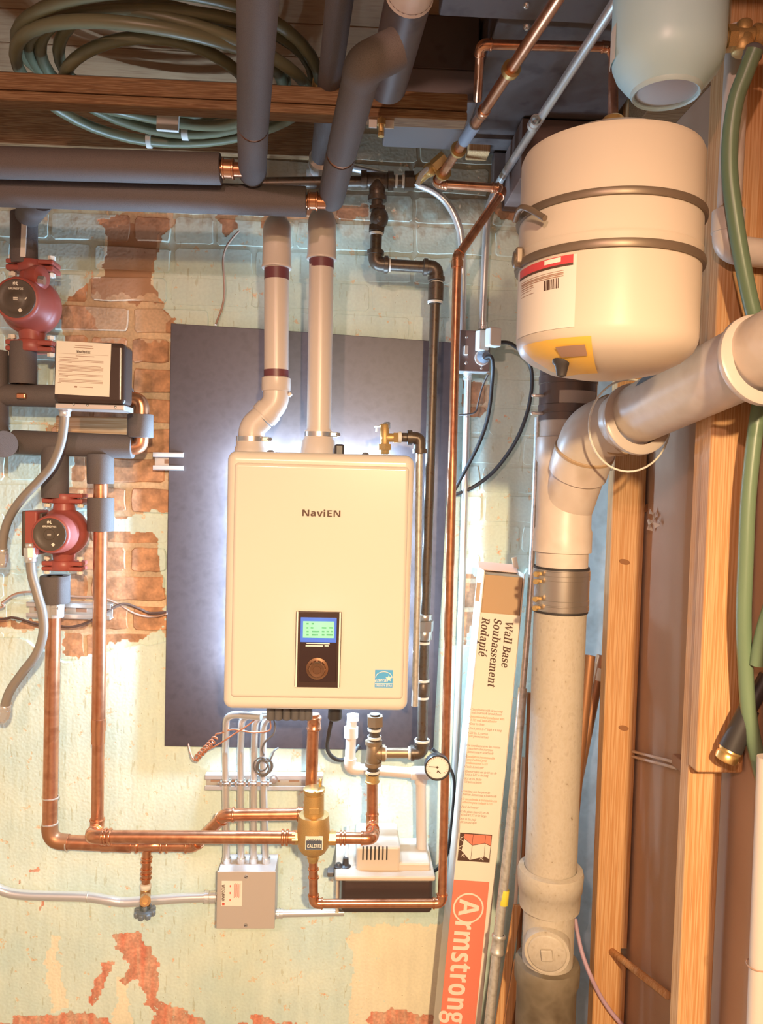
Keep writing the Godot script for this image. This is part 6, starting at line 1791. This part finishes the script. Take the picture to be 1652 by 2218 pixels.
func carton() -> void:
	var z := 0.22
	var top := P(1084, 1330, z)
	var low := P(997, 2210, z)
	var up := (top - low).normalized()
	var rt := up.cross(Vector3(0, 0, 1)).normalized()
	var b := Basis(rt, up, Vector3(0, 0, 1))
	var wd := U(91, z)
	var foot := low + up * (-(low.y) / up.y)
	var th := thing("carton", "tall white trim carton with red panel and brown lettering leaning beside the drain stack", "carton", Vector3(foot.x, 0, z - 0.05))
	var l := top.distance_to(foot)
	var mid := foot + up * l / 2
	var cw: Material = mats["carton_white"]
	part("front_panel", mb().rbox(b, mid + Vector3(0, 0, -0.0015), Vector3(wd, l, 0.003), 0.0008), cw, th)
	var l2 := l + U(92, z)
	var mid2 := foot + up * l2 / 2
	part("side_panel", mb().rbox(b, mid2 - rt * (wd / 2 - 0.001) + Vector3(0, 0, -0.05), Vector3(0.003, l2, 0.10), 0.0008), cw, th)
	part("side_panel", mb().rbox(b, mid2 + rt * (wd / 2 - 0.001) + Vector3(0, 0, -0.05), Vector3(0.003, l2, 0.10), 0.0008), cw, th)
	part("back_panel", mb().rbox(b, mid2 + Vector3(0, 0, -0.0985), Vector3(wd, l2 + 0.008, 0.003), 0.0008), cw, th)
	part("brown_insert", mb().rbox(b, foot + up * (l2 - 0.008) / 2 + Vector3(0, 0, -0.045), Vector3(wd - 0.008, l2 - 0.012, 0.078), 0.001), mats["carton_brown"], th, "brown cardboard inside the open top")
	var tc := foot + up * l2
	part("flap", mb().rbox(b * Basis(Vector3(1, 0, 0), -1.1), tc + Vector3(-0.002, 0.004, -0.085), Vector3(wd * 0.98, 0.04, 0.002), 0.0006), mat("flap_pink", lin(0.80, 0.55, 0.45), 0.6), th, "bent pinkish top flap")
	part("flap", mb().rbox(b * Basis(Vector3(0, 0, 1), 0.3), tc + rt * wd * 0.42 + up * 0.018 + Vector3(0, 0, -0.09), Vector3(0.014, 0.034, 0.002), 0.0006), cw, th)
	part("flap", mb().rbox(b * Basis(Vector3(0, 1, 0), -0.5), tc - rt * wd * 0.55 - up * 0.06 + Vector3(0, 0, -0.03), Vector3(0.012, 0.05, 0.002), 0.0006), mats["carton_brown"], th)
	# big turned title
	var side := Basis(-up, rt, Vector3(0, 0, 1))
	var f := z + 0.0004
	var g := mb()
	for q in [[1103, 1346, "Wall Base"], [1078, 1341, "Soubassement"], [1052, 1338, "Rodapié"]]:
		var m := words(q[2], side, P(q[0], q[1], f), U(17.5, f), true, true, 0.22, true, 0.0004, 0.86)
		var base := g.v.size()
		g.v.append_array(m.v)
		g.n.append_array(m.n)
		g.t.append_array(m.t)
		for i in m.ix: g.ix.append(base + i)
	var fp: Node3D = th.get_node("front_panel")
	part("title_lettering", g, mats["ink_brown"], fp)
	var tilt := Basis(rt, up, Vector3(0, 0, 1))
	var dark := [[1018, 1536, "• Coordinates with Armstrong"], [1021, 1543, "and Solarian® brand floors"], [1015, 1567, "• Easy to clean"], [1014, 1577, "• Each piece is 4\" high x 4' long"], [1013, 1587, "• 120 lin. ft./carton"], [1016, 1594, "(30 pieces/carton)"], [1010, 1614, "• Se coordonne avec les couvre-"], [1013, 1621, "planchers des marques"], [1012, 1628, "Armstrong et Solarian®"], [1005, 1660, "• Facile à nettoyer"], [1004, 1670, "• Chaque pièce est de 10 cm de"], [1007, 1677, "haut x 1,22 m de long"], [1002, 1686, "• 36,6 m lin./boîte"], [1005, 1693, "(30 pièces/boîte)"], [999, 1713, "• Combina con los pisos de"], [1002, 1720, "marcas Armstrong y Solarian®"], [996, 1747, "• Fácil de limpiar"], [995, 1757, "• Cada pieza tiene 10 cm de"], [998, 1764, "altura x 1,22 m de largo"], [993, 1773, "• 36,6 m lin./caja"], [996, 1780, "(30 piezas/caja)"]]
	part("small_print", join_words(dark, tilt, f, 4.6, true, false, 0.22, 0.80), mats["ink_soft"], fp)
	var red := [[1016, 1552, "• Recommended installation with"], [1019, 1559, "S-725 wall base adhesive"], [1008, 1638, "• Installation recommandée"], [1011, 1645, "avec l'adhésif pour"], [1010, 1652, "soubassement S-725"], [998, 1730, "• Se recomienda la instalación con"], [1001, 1737, "adhesivo para rodapié S-725"]]
	part("small_print", join_words(red, tilt, f, 4.6, true, false, 0.22, 0.78), mat("ink_orange", lin(0.66, 0.30, 0.17), 0.6), fp)
	# corner picture
	var pc := P(1028, 1836, f)
	var s := U(72, f)
	var pic := part("corner_picture", mb().rbox(b, pc, Vector3(s, s * 0.88, 0.0006), 0.0002), mats["ink_brown"], fp, "small picture of a skirting corner")
	var flat := func(pts: Array, h: float) -> MB:
		var pl := PackedVector2Array()
		for q in pts: pl.append(Vector2(q[0], q[1]) * s)
		return mb().prism(pl, b, pc + Vector3(0, 0, h), 0.0003)
	part("picture_wall", flat.call([[-0.36, 0.41], [0.48, 0.41], [0.48, 0.1], [0.3, 0.17], [-0.09, 0.08], [-0.36, 0.28]], 0.0003), mats["carton_red"], pic)
	part("picture_skirting", flat.call([[-0.36, 0.26], [-0.09, 0.06], [0.3, 0.15], [0.48, 0.08], [0.48, -0.33], [0.33, -0.25], [-0.12, -0.4], [-0.40, -0.12]], 0.0003), cw, pic)
	var pl2 := mb()
	for q in [[-0.09, -0.17, 0.46], [0.31, -0.06, 0.4], [-0.09, 0.25, 0.32], [0.3, 0.28, 0.24]]: pl2.rbox(b, pc + b * Vector3(q[0] * s, q[1] * s, 0.0009), Vector3(s * 0.012, q[2] * s, 0.0003), 0.0001)
	part("picture_lines", pl2, mats["ink_brown"], pic)
	var pl3 := mb()
	for q in [[-0.42, 0.3, 0.5], [-0.42, 0.2, -0.5], [-0.43, 0.02, 0.6], [-0.42, -0.1, -0.4], [-0.36, -0.26, 0.7], [-0.33, -0.28, -0.7], [0.22, -0.33, 0.6], [0.25, -0.34, -0.6]]: pl3.rbox(b * Basis(Vector3(0, 0, 1), q[2]), pc + b * Vector3(q[0] * s, q[1] * s, 0.0006), Vector3(s * 0.13, s * 0.018, 0.0003), 0.0001)
	part("picture_pattern", pl3, cw, pic)
	# red panel with the turned maker's name
	var ra := P(1021, 1908, f)
	var rl := 0.52
	var rp := part("red_panel", mb().rbox(b, ra - up * rl / 2, Vector3(U(80, f), rl, 0.0006), 0.0002), mats["carton_red"], fp, "salmon red printed panel")
	var ac := P(1014, 1967, f + 0.0006)
	part("name_circle", mb().ring(ac, ac + Vector3(0, 0, 0.0004), U(31, f), U(34.5, f), 48), cw, rp)
	part("lettering", words("A", side, P(1014, 1966, f + 0.0007), U(44, f), false, true, 0.0, false, 0.0005, 0.95), cw, rp)
	part("lettering", words("rmstrong", side, P(1008, 1992, f + 0.0007), U(47, f), false, true, 0.0, true, 0.0005, 0.82), cw, rp)

# ---------- leaning lengths, hoses and the rest of the right side
func lean(called: String, label: String, cat: String, pts: Array, rp: float, m: Material, group := "") -> Node3D:
	var w := PP(pts)
	var th := thing(called, label, cat, w[-1], group)
	part("tube", mb().tube(smooth(w, 6), U(rp, pts[0][2]), 16), m, th)
	return th

func right_side() -> void:
	var gp: Material = mats["galvanised_pipe"]
	var pole := lean("galvanised_pipe", "long galvanised pipe with a yellow mark leaning between the carton and the drain stack", "pipe", [[1164, 905, 0.10], [1157, 1100, 0.15], [1147, 1300, 0.2], [1131, 1500, 0.25], [1109, 1750, 0.29], [1087, 1950, 0.31], [1066, 2150, 0.34], [1028, 2500, 0.38]], 6.5, gp)
	part("lower_pipe", mb().tube(smooth(PP([[1132, 1490, 0.25], [1109, 1750, 0.29], [1087, 1950, 0.31], [1066, 2150, 0.34], [1030, 2480, 0.38]]), 5), U(10.5, 0.3), 16), gp, pole)
	var pd := (P(1087, 1950, 0.31) - P(1066, 2150, 0.34)).normalized()
	coupling(pole, P(1078, 2045, 0.325), pd, U(42, 0.32), U(14, 0.32), gp)
	part("yellow_mark", mb().lathe(P(1089, 1960, 0.313), pd, [Vector2(0, U(10.5, 0.31)), Vector2(0.001, U(11, 0.31)), Vector2(U(32, 0.31), U(11, 0.31)), Vector2(U(33, 0.31), U(10.5, 0.31))], 16), mat("paint_yellow", lin(0.75, 0.62, 0.06), 0.6), pole, "yellow paint mark")
	# slim copper tubes and wood strips beside it
	lean("copper_tube", "slim dull copper tube standing behind the leaning galvanised pipe", "copper pipe", [[1146, 1500, 0.16], [1140, 1700, 0.17], [1126, 2000, 0.18], [1112, 2218, 0.19], [1095, 2500, 0.2]], 5, mats["copper_dull"])
	lean("white_rod", "thin pale rod standing between the leaning pipe and the drain stack", "rod", [[1134, 1640, 0.20], [1126, 1800, 0.21], [1110, 2050, 0.22], [1098, 2218, 0.23], [1080, 2480, 0.24]], 4, mats["pvc_aged"])
	var k := 0
	for q in [[1120, 1960, 1074, 2260, "narrow wooden strip leaning at the foot of the drain stack, nearer the carton"], [1122, 2080, 1092, 2260, "narrow wooden strip leaning at the foot of the drain stack, nearer the stack"]]:
		var a := P(q[0], q[1], 0.255 + 0.012 * k)
		var c := P(q[2], q[3], 0.255 + 0.012 * k)
		c = a + (c - a) * (a.y / (a.y - c.y))
		var d := (a - c).normalized()
		var bs := Basis(d.cross(Vector3(0, 0, 1)).normalized(), d, Vector3(0, 0, 1))
		solo("wood_strip", mb().rbox(bs, (a + c) / 2, Vector3(U(18, 0.3), a.distance_to(c), 0.008), 0.001), mats["stud_wood"], q[4], "wood strip", Vector3(c.x, 0, c.z))
		k += 1
	# copper offcuts behind the stack
	for q in [[[1277, 1420, 0.20], [1255, 1640, 0.22], [1238, 1800, 0.24], [1180, 2350, 0.3], "dark copper offcut behind the drain stack, its open end visible on the left"], [[1304, 1420, 0.14], [1276, 1560, 0.155], [1252, 1680, 0.17], [1150, 2350, 0.24], "dark copper offcut with a small paper label leaning behind the drain stack"]]:
		var w := PP([q[0], q[1], q[2]])
		var e: Vector3 = w[2] + (w[2] - w[0]).normalized() * 1.0
		e = w[2] + (w[2] - w[0]) * (w[2].y / (w[0].y - w[2].y))
		var th := thing("copper_offcut", q[4], "copper pipe", e, "copper offcuts")
		var d: Vector3 = (w[0] - e).normalized()
		var l: float = w[0].distance_to(e)
		var r := U(12.5, 0.2)
		part("pipe", mb().lathe(e, d, [Vector2(0, r * 0.85), Vector2(0, r), Vector2(l, r), Vector2(l, r * 0.86), Vector2(l - 0.05, r * 0.86), Vector2(l - 0.05, 0)], 22), mats["copper_dull"], th)
		if q[0][0] > 1290:
			part("paper_label", mb().lathe(w[0] - d * 0.068, d, [Vector2(0, r), Vector2(0, r + 0.0006), Vector2(0.034, r + 0.0006), Vector2(0.034, r)], 10, deg_to_rad(-40), deg_to_rad(40)), mats["carton_white"], th, "small paper label")
	# torn plastic on the stud
	var tp := P(1414, 1130, 0.365)
	var tm := mb()
	for i in 9:
		var an := TAU * i / 9.0 + rng.randf_range(-0.2, 0.2)
		var c := tp + Vector3(cos(an) * 0.012, sin(an) * 0.014, rng.randf_range(0, 0.01))
		var q0 := c + Vector3(rng.randf_range(-0.006, 0.006), rng.randf_range(-0.010, 0.010), rng.randf_range(-0.02, 0.012))
		var pl := PackedVector2Array([Vector2(-0.008, -0.006), Vector2(0.009, -0.004), Vector2(0.004, 0.013)])
		tm.prism(pl, Basis.from_euler(Vector3(rng.randf_range(-1, 1), rng.randf_range(-1, 1), an)), q0, 0.0008)
	solo("torn_paper", tm, mats["carton_white"], "crumpled scrap of pale facing torn at the edge of the left stud", "scrap", tp)
	# nails in the left stud's edge
	for py in [994, 1018]:
		var np := P(1325, py, 0.285)
		solo("nail", mb().cyl(np + Vector3(0.012, 0, 0), np + Vector3(-0.016, 0, 0), 0.0013, 0.0003, 8), mats["dark_grey"], "thin dark nail sticking out of the left stud toward the drain stack, %s" % ("upper of two" if py == 994 else "lower of two"), "nail", np, "nails in the left stud")
	# hose
	var hs := thing("green_hose", "long green garden hose hanging down the stud wall from a brass tap", "hose", P(1650, 1690, 0.88))
	part("hose", mb().tube(smooth(PP([[1634, 108, 0.95], [1614, 160, 0.94], [1594, 215, 0.93], [1582, 290, 0.92], [1580, 370, 0.91], [1590, 460, 0.905], [1606, 560, 0.90], [1622, 640, 0.895], [1636, 700, 0.89], [1648, 780, 0.87], [1646, 860, 0.87], [1632, 960, 0.87], [1620, 1080, 0.87], [1614, 1220, 0.87], [1610, 1340, 0.87], [1614, 1450, 0.87], [1622, 1550, 0.875], [1642, 1650, 0.88], [1668, 1740, 0.88]]), 8), U(17, 0.9), 20), mats["hose_green"], hs)
	part("hose", mb().tube(smooth(PP([[1690, 1250, 0.90], [1660, 1340, 0.90], [1645, 1400, 0.89], [1638, 1440, 0.885]]), 6), U(16, 0.9), 16), mats["hose_green"], hs)
	var he := thing("black_hose_end", "black hose end with a brass coupling hanging in front of the short stud", "hose", P(1575, 1650, 0.86))
	var h0 := P(1622, 1535, 0.865)
	var h1 := P(1582, 1622, 0.86)
	part("hose", mb().cone(h0, h1, U(22, 0.86), U(26, 0.86), 22), mats["black_rubber"], he)
	var hd := (h1 - h0).normalized()
	part("hose_tail", mb().tube([h0 + Vector3(0.03, 0.06, 0.0), h0 + Vector3(0.01, 0.02, 0), h0], U(17, 0.86), 16), mats["black_rubber"], he)
	part("coupling", mb().lathe(h1 - hd * 0.002, hd, [Vector2(0, 0), Vector2(0, U(23, 0.86)), Vector2(0.006, U(25, 0.86)), Vector2(0.010, U(22, 0.86)), Vector2(0.014, U(25, 0.86)), Vector2(0.024, U(24, 0.86)), Vector2(0.026, U(20, 0.86)), Vector2(0.016, U(18, 0.86)), Vector2(0.016, 0)], 24), mats["brass"], he, "brass hose coupling")
	# waste pipe behind the hose
	var pz := 0.852
	var wp := thing("plastic_waste_pipe", "aged white plastic waste pipe with an elbow behind the green hose", "plastic pipe", P(1575, 570, pz))
	var pr := U(25, pz)
	part("pipe", mb().tube([P(1599, 60, pz), P(1578, 462, pz)], pr, 26), mats["pvc_aged"], wp)
	part("primer_band", mb().ring(P(1579, 452, pz), P(1580, 440, pz), pr * 0.9, pr * 1.02, 26), mats["carton_brown"], wp)
	var we := mb().tube(fillet([P(1576, 470, pz), P(1572, 540, pz), P(1680, 552, pz)], 0.05, 12), pr * 1.22, 26)
	we.lathe(P(1575, 506, pz), Vector3(0.01, 1, 0).normalized(), [Vector2(0, pr), Vector2(0.001, pr * 1.36), Vector2(U(48, pz), pr * 1.36), Vector2(U(48, pz), pr)], 26)
	part("elbow", we, mats["pvc_aged"], wp)
	var tz := 0.93
	var tap := thing("brass_tap", "brass pipe tee and tap fitting beside the pale blue tank under the ceiling", "tap", P(1610, 110, tz))
	var tb := mb().cyl(P(1568, 84, tz), P(1660, 80, tz), U(20, tz), 0.003)
	tb.cyl(P(1610, 78, tz), P(1606, 118, tz), U(22, tz), 0.003)
	tb.hexa(P(1570, 84, tz), P(1588, 83, tz), U(27, tz))
	tb.lathe(P(1628, 82, tz), Vector3(1, 0, 0), [Vector2(0, U(21, tz)), Vector2(0.002, U(28, tz)), Vector2(0.010, U(28, tz)), Vector2(0.012, U(24, tz)), Vector2(0.02, U(24, tz)), Vector2(0.022, U(28, tz)), Vector2(0.04, U(28, tz)), Vector2(0.04, 0)], 24)
	tb.cyl(P(1612, 45, tz), P(1610, 80, tz), U(16, tz), 0.003)
	part("tee", tb, mats["brass_cast"], tap)
	part("hose_collar", mb().cyl(P(1634, 100, 0.945), P(1626, 130, 0.943), U(20, tz), 0.003), mats["dark_grey"], tap)
	# white pipe at the lower right edge
	var xp := thing("marked_white_pipe", "white plastic pipe with faint red print at the lower right edge of the photo", "plastic pipe", P(1630, 2300, 1.0))
	var x0 := P(1664, 1640, 1.0)
	var x1 := P(1638, 2300, 1.0)
	part("pipe", mb().tube([x0, x1], U(24, 1.0), 24), mats["pvc"], xp)
	var mk := mb()
	for i in 12:
		var p := x0.lerp(x1, 0.12 + 0.06 * i)
		mk.lathe(p, (x1 - x0).normalized(), [Vector2(0, U(24, 1.0)), Vector2(0, U(24.15, 1.0)), Vector2(0.012, U(24.15, 1.0)), Vector2(0.012, U(24, 1.0))], 6, 2.2 + 0.13 * (i % 3), 2.5 + 0.13 * (i % 3))
	part("red_print", mk, mats["ink_red"], xp)
	part("joint_line", mb().lathe(P(1640, 2092, 1.0), Vector3.UP, [Vector2(0, U(24, 1)), Vector2(0.0005, U(24.8, 1)), Vector2(0.0022, U(24.8, 1)), Vector2(0.0028, U(24, 1))], 24), mats["ink_soft"], xp)
	# little runs through the stud bay
	var zb := 0.36
	var tw := thing("white_tubes", "two thin white tubes crossing the stud bay into a dark stub", "tube", Vector3(XR + 0.07, P(1450, 1660, zb).y, 0.5))
	for i in 2:
		part("tube", mb().cyl(Vector3(XR + 0.076, P(1418, 1634 + 11 * i, 0.32).y, 0.30), Vector3(XR + 0.076, P(1453, 1652 + 12 * i, 0.56).y, 0.56), 0.0035), mats["pvc"], tw)
	part("stub", mb().rbox(Basis(), Vector3(XR + 0.074, P(1462, 1660, 0.6).y, 0.6), Vector3(0.02, 0.026, 0.09), 0.004), mats["ink_soft"], tw)
	var rd := thing("wooden_dowel", "pale wooden dowel slanting out of a notch in the left stud", "dowel", P(1400, 2090, 0.35))
	part("rod", mb().cyl(Vector3(XR + 0.040, P(1352, 2062, 0.29).y, 0.27), Vector3(XR + 0.078, P(1440, 2150, 0.55).y, 0.56), 0.009), mats["stud_wood"], rd)
	var pc := thing("lilac_cable", "lilac cable curving across the foot of the left stud", "cable", P(1345, 2225, 0.34))
	part("cable", mb().tube(smooth(PP([[1245, 1990, 0.24], [1252, 2030, 0.26], [1262, 2070, 0.28], [1277, 2110, 0.306], [1296, 2150, 0.31], [1318, 2185, 0.315], [1345, 2218, 0.32], [1380, 2260, 0.33]])), U(5, 0.3), 10), mat("lilac", lin(0.50, 0.33, 0.42), 0.5), pc)
